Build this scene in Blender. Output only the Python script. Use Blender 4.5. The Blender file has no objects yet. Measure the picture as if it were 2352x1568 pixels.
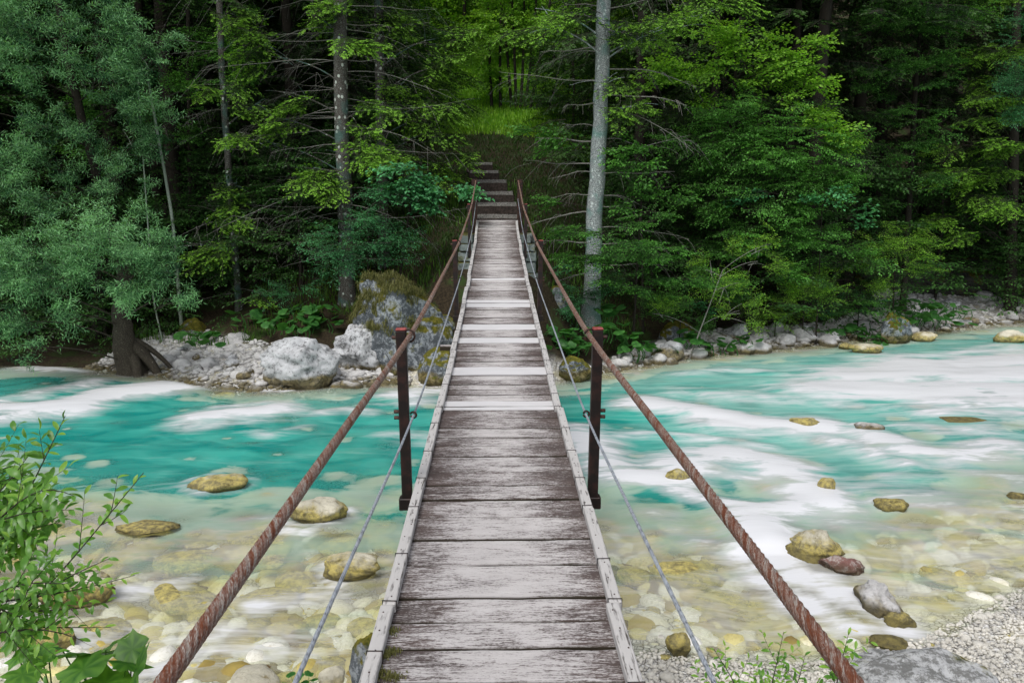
import bpy, bmesh, math, random
import numpy as np
from mathutils import Vector, Matrix, noise as mnoise

SC = bpy.context.scene
COL = SC.collection
rng = np.random.default_rng(7)
random.seed(7)
R = math.radians

# ------------------------------------------------------------------ camera
F = 1829.0            # focal length in the units of a 2352 x 1568 picture
PITCH = math.atan(339 / F)
YAW = math.atan(35 / F)
CAMZ = 3.8
cam_d = bpy.data.cameras.new('camera')
cam = bpy.data.objects.new('camera', cam_d)
COL.objects.link(cam)
cam_d.sensor_width = 36.0
cam_d.lens = 28.0
cam_d.clip_start = 0.05
cam_d.clip_end = 600
cam.location = (-0.015, 0, CAMZ)
cam.rotation_euler = (R(90) - PITCH, 0, -YAW)
SC.camera = cam

# ------------------------------------------------------------------ world, sun, exposure
SUN_EL, SUN_AZ = R(58), R(205)      # azimuth measured clockwise from +Y
w = bpy.data.worlds.new('World')
SC.world = w
w.use_nodes = True
nt = w.node_tree
nt.nodes.clear()
sky = nt.nodes.new('ShaderNodeTexSky')
sky.sky_type = 'NISHITA'
sky.sun_disc = False
sky.sun_elevation = SUN_EL
sky.sun_rotation = SUN_AZ
sky.dust_density = 3.0
hs = nt.nodes.new('ShaderNodeHueSaturation')
hs.inputs['Saturation'].default_value = 0.35
bgn = nt.nodes.new('ShaderNodeBackground')
bgn.inputs['Strength'].default_value = 0.15
wo = nt.nodes.new('ShaderNodeOutputWorld')
nt.links.new(sky.outputs[0], hs.inputs['Color'])
nt.links.new(hs.outputs[0], bgn.inputs[0])
nt.links.new(bgn.outputs[0], wo.inputs[0])

sd = bpy.data.lights.new('sun', 'SUN')
sun = bpy.data.objects.new('sun', sd)
COL.objects.link(sun)
sd.energy = 1.5
sd.angle = R(25)
sd.color = (1.0, 0.97, 0.92)
sdir = Vector((math.sin(SUN_AZ) * math.cos(SUN_EL), math.cos(SUN_AZ) * math.cos(SUN_EL), math.sin(SUN_EL)))
sun.rotation_euler = sdir.to_track_quat('Z', 'Y').to_euler()
sun.location = (0, 0, 30)
SC.view_settings.view_transform = 'Standard'
SC.view_settings.look = 'None'
SC.view_settings.gamma = 1
SC.view_settings.use_curve_mapping = False
SC.view_settings.exposure = 0.2
SC.render.engine = 'CYCLES'
SC.cycles.max_bounces = 6
SC.cycles.transparent_max_bounces = 8
SC.cycles.use_denoising = True

# ------------------------------------------------------------------ picture -> place helpers
_c, _s = math.cos(PITCH), math.sin(PITCH)
_cy, _sy = math.cos(YAW), math.sin(YAW)
C0 = np.array(cam.location)

def ray(px, py):
    u, v = (px - 1176) / F, (py - 784) / F
    x, y, z = u, _c - v * _s, -(v * _c + _s)
    return np.array([x * _cy + y * _sy, -x * _sy + y * _cy, z])

def at(px, py, Y):
    r = ray(px, py)
    return C0 + r * ((Y - C0[1]) / r[1])

def on(px, py, z=0.0):
    r = ray(px, py)
    return C0 + r * ((z - C0[2]) / r[2])

# ------------------------------------------------------------------ object helpers
def put(o, parent=None, label=None, cat=None, group=None, kind=None):
    COL.objects.link(o)
    if parent is not None:
        o.parent = parent
    if label: o['label'] = label
    if cat: o['category'] = cat
    if group: o['group'] = group
    if kind: o['kind'] = kind
    return o

def mesh_np(name, V, F4=None, F3=None, mats=(), mi=None, attrs=None, smooth=False):
    me = bpy.data.meshes.new(name)
    V = np.asarray(V, dtype=np.float32)
    parts, tot = [], []
    if F4 is not None and len(F4):
        parts.append(np.asarray(F4, dtype=np.int32).ravel()); tot.append(np.full(len(F4), 4, np.int32))
    if F3 is not None and len(F3):
        parts.append(np.asarray(F3, dtype=np.int32).ravel()); tot.append(np.full(len(F3), 3, np.int32))
    lv = np.concatenate(parts); lt = np.concatenate(tot)
    ls = np.concatenate([[0], np.cumsum(lt)[:-1]]).astype(np.int32)
    me.vertices.add(len(V)); me.vertices.foreach_set('co', V.ravel())
    me.loops.add(len(lv)); me.loops.foreach_set('vertex_index', lv)
    me.polygons.add(len(lt)); me.polygons.foreach_set('loop_start', ls); me.polygons.foreach_set('loop_total', lt)
    if mi is not None:
        me.polygons.foreach_set('material_index', np.asarray(mi, np.int32))
    me.polygons.foreach_set('use_smooth', np.full(len(lt), bool(smooth)))
    for m in mats:
        me.materials.append(m)
    if attrs:
        for k, a in attrs.items():
            at_ = me.attributes.new(k, 'FLOAT', 'POINT')
            at_.data.foreach_set('value', np.asarray(a, np.float32))
    me.update(calc_edges=True)
    return me

def ob(name, me, parent=None, loc=(0, 0, 0), rot=(0, 0, 0), scale=(1, 1, 1), **k):
    o = bpy.data.objects.new(name, me)
    o.location = loc; o.rotation_euler = rot; o.scale = scale
    return put(o, parent, **k)

def empty(name, loc=(0, 0, 0), rot=(0, 0, 0), **k):
    o = bpy.data.objects.new(name, None)
    o.empty_display_size = 0.2
    o.location = loc; o.rotation_euler = rot
    return put(o, **k)

def box_mesh(name, sx, sy, sz, mats, bevel=0.0, segs=(1, 1, 1), wob=0.0, seed=0):
    bm = bmesh.new()
    bmesh.ops.create_cube(bm, size=1.0)
    for e in (0,):
        pass
    if segs[0] > 1:
        eds = [e for e in bm.edges if abs(e.verts[0].co.x - e.verts[1].co.x) > .5]
        bmesh.ops.subdivide_edges(bm, edges=eds, cuts=segs[0] - 1, use_grid_fill=True)
    rr = random.Random(seed)
    for v in bm.verts:
        v.co.x *= sx; v.co.y *= sy; v.co.z *= sz
        if wob:
            v.co.y += rr.uniform(-wob, wob); v.co.z += rr.uniform(-wob, wob) * .4
    if bevel:
        bmesh.ops.bevel(bm, geom=[e for e in bm.edges if e.calc_face_angle(0) > .8], offset=bevel, segments=1, affect='EDGES')
    me = bpy.data.meshes.new(name)
    bm.to_mesh(me); bm.free()
    for m in mats: me.materials.append(m)
    return me

def tube_arrays(P, rad, n=6, twist=None):
    """P (k,3) points, rad scalar or (k,) -> verts, quads"""
    P = np.asarray(P, float); k = len(P)
    rad = np.broadcast_to(np.asarray(rad, float), (k,))
    T = np.gradient(P, axis=0)
    T /= np.linalg.norm(T, axis=1)[:, None] + 1e-9
    up = np.array([0, 0, 1.0])
    if abs(T[:, 2]).mean() > .8: up = np.array([0, 1.0, 0])
    A = np.cross(T, up); A /= np.linalg.norm(A, axis=1)[:, None] + 1e-9
    B = np.cross(T, A)
    th = np.arange(n) / n * 2 * math.pi
    V = P[:, None, :] + rad[:, None, None] * (np.cos(th)[None, :, None] * A[:, None, :] + np.sin(th)[None, :, None] * B[:, None, :])
    i = np.arange(k - 1)[:, None] * n; j = np.arange(n)[None, :]; j2 = (j + 1) % n
    Q = np.stack([i + j, i + j2, i + n + j2, i + n + j], -1).reshape(-1, 4)
    return V.reshape(-1, 3), Q

class Acc:
    """collects quads and triangles into ONE mesh"""
    def __init__(s): s.V, s.Q, s.T, s.n, s.mq, s.mt, s.tint = [], [], [], 0, [], [], []
    def quads(s, V, Q, m=0, tint=0.5):
        s.V.append(V); s.Q.append(np.asarray(Q) + s.n); s.mq.append(np.full(len(Q), m)); s.tint.append(np.broadcast_to(tint, (len(V),))); s.n += len(V)
    def tube(s, P, rad, n=6, m=0, tint=.5):
        V, Q = tube_arrays(P, rad, n); s.quads(V, Q, m, tint)
        c = len(s.V) - 1
    def mesh(s, name, mats, smooth=False):
        return mesh_np(name, np.concatenate(s.V), np.concatenate(s.Q), None, mats, np.concatenate(s.mq), {'tint': np.concatenate(s.tint)}, smooth)

# ------------------------------------------------------------------ materials
def new_mat(name):
    m = bpy.data.materials.new(name); m.use_nodes = True
    m.node_tree.nodes.clear()
    return m

class N:
    """tiny node-graph helper"""
    def __init__(s, m): s.t = m.node_tree
    def __call__(s, typ, ins=None, **props):
        n = s.t.nodes.new(typ)
        for k, v in props.items(): setattr(n, k, v)
        if ins:
            for k, v in ins.items():
                sock = n.inputs[k]
                if isinstance(v, bpy.types.NodeSocket): s.t.links.new(v, sock)
                elif isinstance(v, bpy.types.Node): s.t.links.new(v.outputs[0], sock)
                else: sock.default_value = v
        return n
    def math(s, op, a, b=0.0, clamp=False):
        return s('ShaderNodeMath', {0: a, 1: b}, operation=op, use_clamp=clamp).outputs[0]
    def mix(s, f, a, b, typ='RGBA', blend='MIX'):
        n = s.t.nodes.new('ShaderNodeMix'); n.data_type = typ
        if typ == 'RGBA': n.blend_type = blend; idx = (0, 6, 7); out = 2
        else: idx = (0, 2, 3); out = 0
        for i, v in zip(idx, (f, a, b)):
            if isinstance(v, bpy.types.NodeSocket): s.t.links.new(v, n.inputs[i])
            elif isinstance(v, (tuple, list)) and len(v) == 3: n.inputs[i].default_value = (*v, 1)
            else: n.inputs[i].default_value = v
        return n.outputs[out]
    def ramp(s, f, pts):
        n = s.t.nodes.new('ShaderNodeValToRGB'); s.t.links.new(f, n.inputs[0])
        e = n.color_ramp.elements
        while len(e) > len(pts): e.remove(e[-1])
        while len(e) < len(pts): e.new(0.5)
        for q, (p, c) in zip(e, pts):
            q.position = p; q.color = (c, c, c, 1) if not isinstance(c, tuple) else (*c, 1)
        return n.outputs[0]
    def noise(s, vec, scale, detail=3, rough=.55, dist=0.0):
        return s('ShaderNodeTexNoise', {'Vector': vec, 'Scale': scale, 'Detail': detail, 'Roughness': rough, 'Distortion': dist}).outputs[0]
    def smap(s, v, a, b, c=0.0, d=1.0):
        return s('ShaderNodeMapRange', {0: v, 1: a, 2: b, 3: c, 4: d}).outputs[0]
    def scalev(s, vec, x, y, z, off=None):
        n = s('ShaderNodeMapping', {0: vec}); n.inputs['Scale'].default_value = (x, y, z)
        if off is not None: s.t.links.new(off, n.inputs['Location'])
        return n.outputs[0]
    def out(s, sh):
        o = s.t.nodes.new('ShaderNodeOutputMaterial'); s.t.links.new(sh if isinstance(sh, bpy.types.NodeSocket) else sh.outputs[0], o.inputs[0])
    def bump(s, h, st=.5, dist=.01):
        return s('ShaderNodeBump', {'Height': h, 'Strength': st, 'Distance': dist}).outputs[0]
    def pr(s, col, rough=.8, nrm=None, spec=.3, metal=0.0):
        ins = {'Base Color': col if isinstance(col, bpy.types.NodeSocket) else (*col, 1), 'Roughness': rough, 'Specular IOR Level': spec, 'Metallic': metal}
        if nrm is not None: ins['Normal'] = nrm
        return s('ShaderNodeBsdfPrincipled', ins)

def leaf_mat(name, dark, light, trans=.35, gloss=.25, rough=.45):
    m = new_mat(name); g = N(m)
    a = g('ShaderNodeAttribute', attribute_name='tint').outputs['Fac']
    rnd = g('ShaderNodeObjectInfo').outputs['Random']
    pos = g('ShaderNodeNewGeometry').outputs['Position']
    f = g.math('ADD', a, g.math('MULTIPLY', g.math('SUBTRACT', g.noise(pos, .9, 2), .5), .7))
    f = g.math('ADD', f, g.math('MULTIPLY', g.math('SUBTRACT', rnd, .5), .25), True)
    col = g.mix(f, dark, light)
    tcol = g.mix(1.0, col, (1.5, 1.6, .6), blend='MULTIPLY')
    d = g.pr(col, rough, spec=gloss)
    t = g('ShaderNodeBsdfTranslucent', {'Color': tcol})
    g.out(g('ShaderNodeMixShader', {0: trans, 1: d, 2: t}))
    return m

def bark_mat(name, base, spot, amt=.5, scale=5.0, fine=.5, moss=None):
    m = new_mat(name); g = N(m)
    pos = g('ShaderNodeNewGeometry').outputs['Position']
    n1 = g.noise(g.scalev(pos, 1, 1, .55), scale * 2.2, 3, .6)
    v = g('ShaderNodeTexVoronoi', {'Vector': g.scalev(pos, 1, 1, .8), 'Scale': scale * 2.3, 'Randomness': 1.0}).outputs[0]
    sp = g.smap(g.math('ADD', v, g.math('MULTIPLY', n1, .35)), .20 + .25 * amt, .14 + .25 * amt)
    fn = g.noise(pos, 70, 4, .7)
    sp2 = g.smap(fn, .62 - .12 * fine, .70 - .12 * fine)
    k = g.math('MAXIMUM', sp, g.math('MULTIPLY', sp2, fine))
    crk = g.noise(g.scalev(pos, 30, 30, 4), 1.0, 4, .6)
    col = g.mix(crk, tuple(c * .5 for c in base), tuple(c * 1.5 for c in base))
    col = g.mix(k, col, spot)
    if moss:
        mk = g.smap(g.noise(pos, 2.3, 3), .5, .62)
        col = g.mix(g.math('MULTIPLY', mk, .55), col, moss)
    g.out(g.pr(col, .9, g.bump(g.math('ADD', crk, g.math('MULTIPLY', fn, .4)), .8, .02), .15))
    return m

def rock_mat(name, light=(.50, .50, .50), darkc=(.14, .14, .135), algae=(.22, .16, .02), moss=0.0, pits=.5, wetz=.16, tone=0.0):
    m = new_mat(name); g = N(m)
    geo = g('ShaderNodeNewGeometry'); pos = geo.outputs['Position']; nz = g('ShaderNodeSeparateXYZ', {0: geo.outputs['Normal']}).outputs[2]
    z = g('ShaderNodeSeparateXYZ', {0: pos}).outputs[2]
    rnd = g('ShaderNodeObjectInfo').outputs['Random']
    n1 = g.noise(pos, 2.6, 5, .65); n2 = g.noise(pos, 13, 8, .78); n3 = g.noise(pos, 60, 4, .75)
    crk = g('ShaderNodeTexVoronoi', {'Vector': g('ShaderNodeVectorMath', {0: pos, 1: g('ShaderNodeVectorMath', {0: g('ShaderNodeTexNoise', {'Vector': pos, 'Scale': 4.0, 'Detail': 4.0}).outputs[1], 'Scale': .6}, operation='SCALE').outputs[0]}, operation='ADD').outputs[0], 'Scale': 2.2}, feature='DISTANCE_TO_EDGE').outputs[0]
    col = g.mix(g.smap(n1, .36, .62), tuple(c * .62 for c in light), light)
    col = g.mix(g.smap(g.math('ADD', g.math('MULTIPLY', n2, .7), g.math('MULTIPLY', n1, .3)), .40 + .12 * pits, .34 + .12 * pits), col, darkc)
    col = g.mix(g.math('MULTIPLY', g.smap(n3, .54, .66), .4), col, tuple(c * 1.4 for c in darkc))
    col = g.mix(g.math('MULTIPLY', g.smap(crk, .02, .0), .22), col, darkc)
    col = g.mix(g.math('MULTIPLY', rnd, .25), col, tuple(c * .6 for c in light))
    wob = g.math('ADD', z, g.math('MULTIPLY', g.math('SUBTRACT', n1, .5), .35))
    al = g.smap(wob, wetz, wetz - .08)
    col = g.mix(g.math('MULTIPLY', al, .8), col, g.mix(g.smap(n2, .42, .58), tuple(c * .25 for c in algae), algae))
    if wetz > 0 and wetz < 2:
        col = g.mix(g.math('MULTIPLY', g.smap(g.math('ADD', z, g.math('MULTIPLY', n2, .08)), .15, .10), .65), col, (.05, .042, .02))
    if moss > 0:
        mk = g.smap(g.math('ADD', g.math('MULTIPLY', nz, .45), g.math('MULTIPLY', n1, 1.0)), 1.02 - moss * .5, 1.10 - moss * .5)
        mk = g.math('MAXIMUM', mk, g.math('MULTIPLY', g.smap(n1, .56, .62), .7))
        col = g.mix(mk, col, g.mix(g.smap(n2, .35, .65), (.03, .045, .006), (.20, .17, .02)))
    h = g.math('ADD', g.math('MULTIPLY', n2, 1.0), g.math('ADD', g.math('MULTIPLY', n3, .3), g.math('ADD', n1, g.math('MULTIPLY', g.smap(crk, 0, .06), .12))))
    g.out(g.pr(col, .85, g.bump(h, .8, .022 if wetz < -1.5 else .04), .25))
    return m

M = {}
M['leaf_beech'] = leaf_mat('leaf_beech', (.016, .07, .014), (.15, .40, .07))
M['leaf_hazel'] = leaf_mat('leaf_hazel', (.035, .14, .02), (.30, .56, .06), .4)
M['leaf_teal'] = leaf_mat('leaf_teal', (.012, .07, .025), (.12, .40, .16), .3)
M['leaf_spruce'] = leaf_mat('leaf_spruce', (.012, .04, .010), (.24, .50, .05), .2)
M['leaf_shade_spruce'] = leaf_mat('leaf_shade_spruce', (.006, .018, .006), (.05, .12, .022), .12)  # darker spruce copy: shade of the forest interior put into the needle colour
M['leaf_deep'] = leaf_mat('leaf_deep', (.008, .03, .008), (.07, .19, .035), .2)  # darker beech copy: forest shade put into the leaf colour
M['leaf_gap'] = leaf_mat('leaf_gap', (.05, .19, .02), (.33, .56, .08), .42)  # brighter hazel copy: backlight of the gap put into the leaf colour
M['leaf_willow'] = leaf_mat('leaf_willow', (.010, .065, .026), (.25, .52, .23), .25)
M['leaf_bush'] = leaf_mat('leaf_bush', (.04, .16, .02), (.34, .62, .07), .4)
M['leaf_butterbur'] = leaf_mat('leaf_butterbur', (.02, .09, .02), (.08, .24, .05), .3)
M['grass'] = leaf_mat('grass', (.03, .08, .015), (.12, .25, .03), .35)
M['grass_shade'] = leaf_mat('grass_shade', (.010, .030, .006), (.05, .11, .018), .25)  # darker grass copy: the slope's shade put into its colour
M['grass_bright'] = leaf_mat('grass_bright', (.09, .26, .018), (.32, .56, .05), .35)  # brighter grass copy: light on the mound put into its colour
M['grass_dry'] = leaf_mat('grass_dry', (.06, .07, .02), (.25, .24, .09), .3)
M['twig'] = bark_mat('twig', (.05, .045, .035), (.2, .2, .17), .3, 12, .3)
M['twig_pale'] = bark_mat('twig_pale', (.17, .16, .14), (.42, .45, .42), .6, 14, .8)
M['bark_spruce'] = bark_mat('bark_spruce', (.07, .062, .055), (.50, .55, .50), .9, 3.2, .6, (.06, .16, .14))
M['bark_grey'] = bark_mat('bark_grey', (.15, .165, .17), (.55, .62, .60), .75, 4.0, 1.0, (.08, .24, .20))
M['bark_dark'] = bark_mat('bark_dark', (.035, .03, .024), (.16, .16, .13), .35, 6.0, .25)
M['bark_birch'] = bark_mat('bark_birch', (.28, .33, .27), (.5, .55, .48), .5, 8.0, .6)
M['bark_willow'] = bark_mat('bark_willow', (.055, .046, .035), (.26, .24, .19), .3, 5.0, .6)
M['rock'] = rock_mat('rock_limestone', (.64, .63, .63), (.15, .15, .14), pits=.45)
M['rock_mossy'] = rock_mat('rock_mossy', (.42, .455, .49), (.06, .07, .08), moss=.80, pits=1.15, wetz=.28)
M['rock_dark'] = rock_mat('rock_dark', (.10, .095, .085), (.02, .02, .018), moss=.3, pits=.6)
M['rock_far_white'] = rock_mat('rock_far_white', (.66, .67, .69), (.13, .13, .13), pits=.75, wetz=.28)
M['rock_white'] = rock_mat('rock_white', (.70, .71, .72), (.12, .12, .11), pits=.95, wetz=-1, moss=.12)
M['cobble'] = rock_mat('cobble', (.72, .71, .70), (.25, .24, .22), pits=.1, wetz=.10, algae=(.4, .3, .06))
M['stone_yellow'] = rock_mat('stone_yellow', (.72, .68, .55), (.2, .15, .05), algae=(.50, .40, .07), pits=.30, wetz=.24)
M['river_stone'] = rock_mat('river_stone', (.78, .72, .50), (.4, .32, .12), algae=(.60, .50, .12), pits=.1, wetz=9)
M['pebble_cream'] = rock_mat('pebble_cream', (.80, .77, .70), (.32, .28, .2), pits=.1, wetz=-2)
M['stone_red'] = rock_mat('stone_red', (.55, .48, .44), (.20, .07, .06), algae=(.3, .2, .06), pits=1.1, wetz=.02)
M['masonry'] = rock_mat('masonry', (.26, .30, .29), (.07, .085, .08), pits=.5, moss=.25)

def wood_mat(name, pale=0.0):
    m = new_mat(name); g = N(m)
    oc = g('ShaderNodeTexCoord').outputs['Object']
    rnd = g('ShaderNodeObjectInfo').outputs['Random']
    off = g('ShaderNodeCombineXYZ', {0: g.math('MULTIPLY', rnd, 37.0), 1: g.math('MULTIPLY', rnd, 91.0), 2: 0.0}).outputs[0]
    warp = g('ShaderNodeTexNoise', {'Vector': g.scalev(oc, 2.5, 7, 7, off), 'Scale': 1.0, 'Detail': 2.0}).outputs[1]
    v = g('ShaderNodeVectorMath', {0: oc, 1: g('ShaderNodeVectorMath', {0: warp, 'Scale': .035}, operation='SCALE').outputs[0]}, operation='ADD').outputs[0]
    fine = g.noise(g.scalev(v, 16, 150, 60, off), 1.0, 4, .8)
    mid = g.noise(g.scalev(v, 5, 45, 30, off), 1.0, 5, .75)
    blot = g.noise(g.scalev(oc, 4.0, 9, 9, off), 1.0, 3, .6)
    spk = g.noise(g.scalev(v, 75, 140, 60, off), 1.0, 2, .7)
    ax = g.math('ABSOLUTE', g('ShaderNodeSeparateXYZ', {0: oc}).outputs[0])
    wear = g.smap(ax, .12, .46)
    th = g.math('ADD', g.math('MULTIPLY', fine, .48), g.math('ADD', g.math('MULTIPLY', mid, .30), g.math('ADD', g.math('MULTIPLY', spk, .25), g.math('MULTIPLY', blot, .20))))
    th = g.math('ADD', th, g.math('MULTIPLY', wear, -.11 * (1 - pale)))
    th = g.math('ADD', th, g.math('MULTIPLY', g.math('SUBTRACT', rnd, .5), .07))
    dk = g.math('MULTIPLY', g.smap(th, .625 - .19 * pale, .525 - .19 * pale), .94)
    lt = g.mix(blot, (.40, .375, .37), (.60, .575, .57)) if not pale else g.mix(blot, (.54, .53, .54), (.66, .65, .66))
    bro = g.mix(g.noise(g.scalev(oc, 3, 5, 5, off), 1.0, 2), (.022, .017, .017), (.11, .072, .062))
    col = g.mix(dk, lt, bro)
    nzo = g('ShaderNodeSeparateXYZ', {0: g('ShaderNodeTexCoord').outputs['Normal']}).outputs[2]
    col = g.mix(g.smap(nzo, .9, .5), col, (.035, .028, .018))  # side faces painted dark: shade of the plank gaps put into the colour
    g.out(g.pr(col, .8, g.bump(th, .7, .012), .2))
    return m
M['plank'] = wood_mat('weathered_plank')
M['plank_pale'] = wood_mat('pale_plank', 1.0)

def rail_mat():
    m = new_mat('weathered_rail'); g = N(m)
    oc = g('ShaderNodeTexCoord').outputs['Object']
    rnd = g('ShaderNodeObjectInfo').outputs['Random']
    off = g('ShaderNodeCombineXYZ', {0: g.math('MULTIPLY', rnd, 37.0), 1: 0.0, 2: 0.0}).outputs[0]
    a = g.noise(g.scalev(oc, 90, 5, 60, off), 1.0, 4, .7)
    b = g.noise(g.scalev(oc, 30, 9, 30, off), 1.0, 3, .6)
    t = g.math('ADD', g.math('MULTIPLY', a, .6), g.math('MULTIPLY', b, .4))
    col = g.mix(g.smap(t, .46, .36), (.48, .465, .455), (.04, .032, .028))
    g.out(g.pr(col, .8, g.bump(t, .6, .01), .2))
    return m
M['rail'] = rail_mat()

def steel_mat(name, a, b, rough=.6, metal=.3, scale=30, lo=.45, hi=.6):
    m = new_mat(name); g = N(m)
    pos = g('ShaderNodeTexCoord').outputs['Object']
    n = g.noise(pos, scale, 4, .7)
    g.out(g.pr(g.mix(g.smap(n, lo, hi), a, b), rough, g.bump(n, .3, .004), .4, metal))
    return m
M['post'] = steel_mat('rusty_brown_post', (.012, .008, .007), (.034, .015, .012), .5, .1, 14)
M['post_cap'] = steel_mat('red_post_cap', (.22, .04, .035), (.34, .085, .08), .6, .1)
M['iron'] = steel_mat('dark_iron', (.02, .012, .01), (.07, .03, .02))
M['wire'] = steel_mat('tie_wire', (.03, .03, .035), (.10, .07, .06))
M['timber_dark'] = steel_mat('dark_timber', (.018, .013, .010), (.05, .035, .028), .9, 0, 18)

def rope_mat(name, rust, steel, amount, rough=.5):
    m = new_mat(name); g = N(m)
    st = g('ShaderNodeAttribute', attribute_name='strand').outputs['Fac']   # position across the lay
    al = g('ShaderNodeAttribute', attribute_name='along').outputs['Fac']
    vec = g('ShaderNodeCombineXYZ', {0: g.math('MULTIPLY', st, 24.0), 1: g.math('MULTIPLY', al, 9.0), 2: 0.0}).outputs[0]
    n = g.noise(vec, 1.0, 3, .7)
    wires = g.math('ABSOLUTE', g.math('SINE', g.math('ADD', g.math('MULTIPLY', st, 90.0), g.math('MULTIPLY', al, 160.0))))
    big = g.noise(g('ShaderNodeCombineXYZ', {0: st, 1: g.math('MULTIPLY', al, 1.3), 2: 3.0}).outputs[0], 1.0, 2)
    n4 = g.noise(g('ShaderNodeCombineXYZ', {0: g.math('MULTIPLY', st, 7.0), 1: g.math('MULTIPLY', al, 55.0), 2: 1.0}).outputs[0], 1.0, 3, .7)
    f = g.math('ADD', g.math('ADD', g.math('MULTIPLY', n, .35), g.math('ADD', g.math('MULTIPLY', n4, .75), g.math('MULTIPLY', big, .45))), g.math('MULTIPLY', wires, .10))
    k = g.smap(f, .86 - amount * .2, .96 - amount * .2)
    col = g.mix(k, steel, rust)
    pit = g('ShaderNodeAttribute', attribute_name='groove').outputs['Fac']
    col = g.mix(g.math('MULTIPLY', pit, .9), col, tuple(c * .12 for c in rust))
    g.out(g.pr(col, rough, g.bump(wires, .35, .003), .4, .25))
    return m
M['rope'] = rope_mat('rusty_wire_rope', (.20, .060, .026), (.50, .47, .43), .55)
M['rope_thin'] = rope_mat('grey_wire_rope', (.22, .24, .30), (.50, .54, .60), .1)

# ------------------------------------------------------------------ terrain
def pxline(pts):
    P = np.array([on(a, b, 0)[:2] for a, b in pts]); P = P[np.argsort(P[:, 0])]; return P[:, 0], P[:, 1]
FSX, FSY = pxline([(-900, 880), (-300, 850), (0, 838), (200, 845), (370, 862), (450, 885), (600, 897), (780, 885), (900, 878), (1000, 892), (1290, 872), (1450, 845), (1560, 825), (1700, 808), (1850, 796), (1990, 778), (2100, 766), (2250, 748), (2352, 740), (2800, 715)])
NSX, NSY = pxline([(-1200, 1400), (-300, 1500), (100, 1640), (800, 1680), (1200, 1600), (1500, 1505), (1700, 1535), (1900, 1530), (2130, 1475), (2352, 1365), (2700, 1230), (3400, 1100)])

def smooth(a, b, t):
    t = np.clip((t - a) / (b - a), 0, 1); return t * t * (3 - 2 * t)

def fnoise(x, y, s, seed=0):
    """cheap smooth value noise, vectorised"""
    x = np.asarray(x) * s + seed * 17.3; y = np.asarray(y) * s + seed * 5.1
    xi, yi = np.floor(x), np.floor(y); fx, fy = x - xi, y - yi
    fx = fx * fx * (3 - 2 * fx); fy = fy * fy * (3 - 2 * fy)
    def h(a, b):
        v = np.sin(a * 127.1 + b * 311.7 + seed * 13.7) * 43758.5453; return v - np.floor(v)
    return (h(xi, yi) * (1 - fx) + h(xi + 1, yi) * fx) * (1 - fy) + (h(xi, yi + 1) * (1 - fx) + h(xi + 1, yi + 1) * fx) * fy
def fbm(x, y, s, seed=0, o=4):
    r = 0; a = .5
    for i in range(o): r = r + a * fnoise(x, y, s * 2 ** i, seed + i); a *= .5
    return r

ZC = np.array([(14, 0), (16, .3), (17.3, 1.3), (18.4, 2.4), (18.95, 2.7), (19.9, 3.05), (20.7, 3.32), (21.6, 3.6), (22.6, 3.9), (23.6, 4.2), (24.8, 4.6), (26, 5.2), (30, 6.55), (34, 8.0), (40, 10.2), (60, 20), (140, 60)])
def terrain(x, y):
    x = np.asarray(x, float); y = np.asarray(y, float)
    fs = np.interp(x, FSX, FSY); ns = np.interp(x, NSX, NSY)
    s = y - fs
    barw = np.interp(x, [-12, -7, -4, -1, 2, 5, 9, 12, 16, 30], [3.0, 2.6, 2.2, 1.0, 1.2, 1.8, 2.6, 4.2, 5.5, 6.0])
    bar = .16 * np.clip(s, 0, None); bar = np.where(s > barw, .16 * barw, bar)
    t = np.clip(s - barw, 0, None)
    hill = bar + .40 * t + .012 * np.clip(t - 6, 0, 30) ** 2 * .5 + .28 * (fbm(x, y, .45, 3) - .45) * smooth(0, 3, t)
    zc = np.interp(y, ZC[:, 0], ZC[:, 1]) + .12 * (fbm(x, y, 1.1, 5) - .45)
    wc = np.exp(-((x + .15 + .08 * np.clip(y - 20, 0, 10)) / np.interp(y, [16, 19, 24, 40], [1.5, 1.7, 3.0, 8.0])) ** 4) * smooth(15.6, 17.0, y)
    far = hill * (1 - wc) + np.maximum(zc, hill * .9) * wc
    # river bed between the two shores
    wv = np.clip((y - ns) / np.maximum(fs - ns, .5), 0, 1)
    d = np.interp(wv, [0, .08, .20, .32, .44, .62, .80, .92, 1.0], [0, .10, .20, .34, .62, 1.2, 1.1, .45, 0])
    d2 = np.interp(wv, [0, .04, .10, .17, .26, .55, .80, .93, 1.0], [0, .10, .18, .26, .60, 1.2, 1.1, .40, 0])
    k2 = smooth(.5, 3.0, x); d = d * (1 - k2) + d2 * k2
    bed = -d * (.75 + .5 * fbm(x, y, .5, 9))
    t2 = np.clip(ns - y, 0, None)
    near = .10 * t2 + .06 * np.clip(t2 - 3, 0, None)
    near = near + .05 * (fbm(x, y, 1.4, 2) - .45)
    z = np.where(y > fs, far, np.where(y < ns, near, bed))
    return z
def tz(x, y): return float(terrain(x, y))

def grid(x, y):
    X, Y = np.meshgrid(x, y); n = len(x)
    i = np.arange(len(y) - 1)[:, None] * n + np.arange(n - 1)[None, :]
    Q = np.stack([i, i + 1, i + n + 1, i + n], -1).reshape(-1, 4)
    return X.ravel(), Y.ravel(), Q

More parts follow.
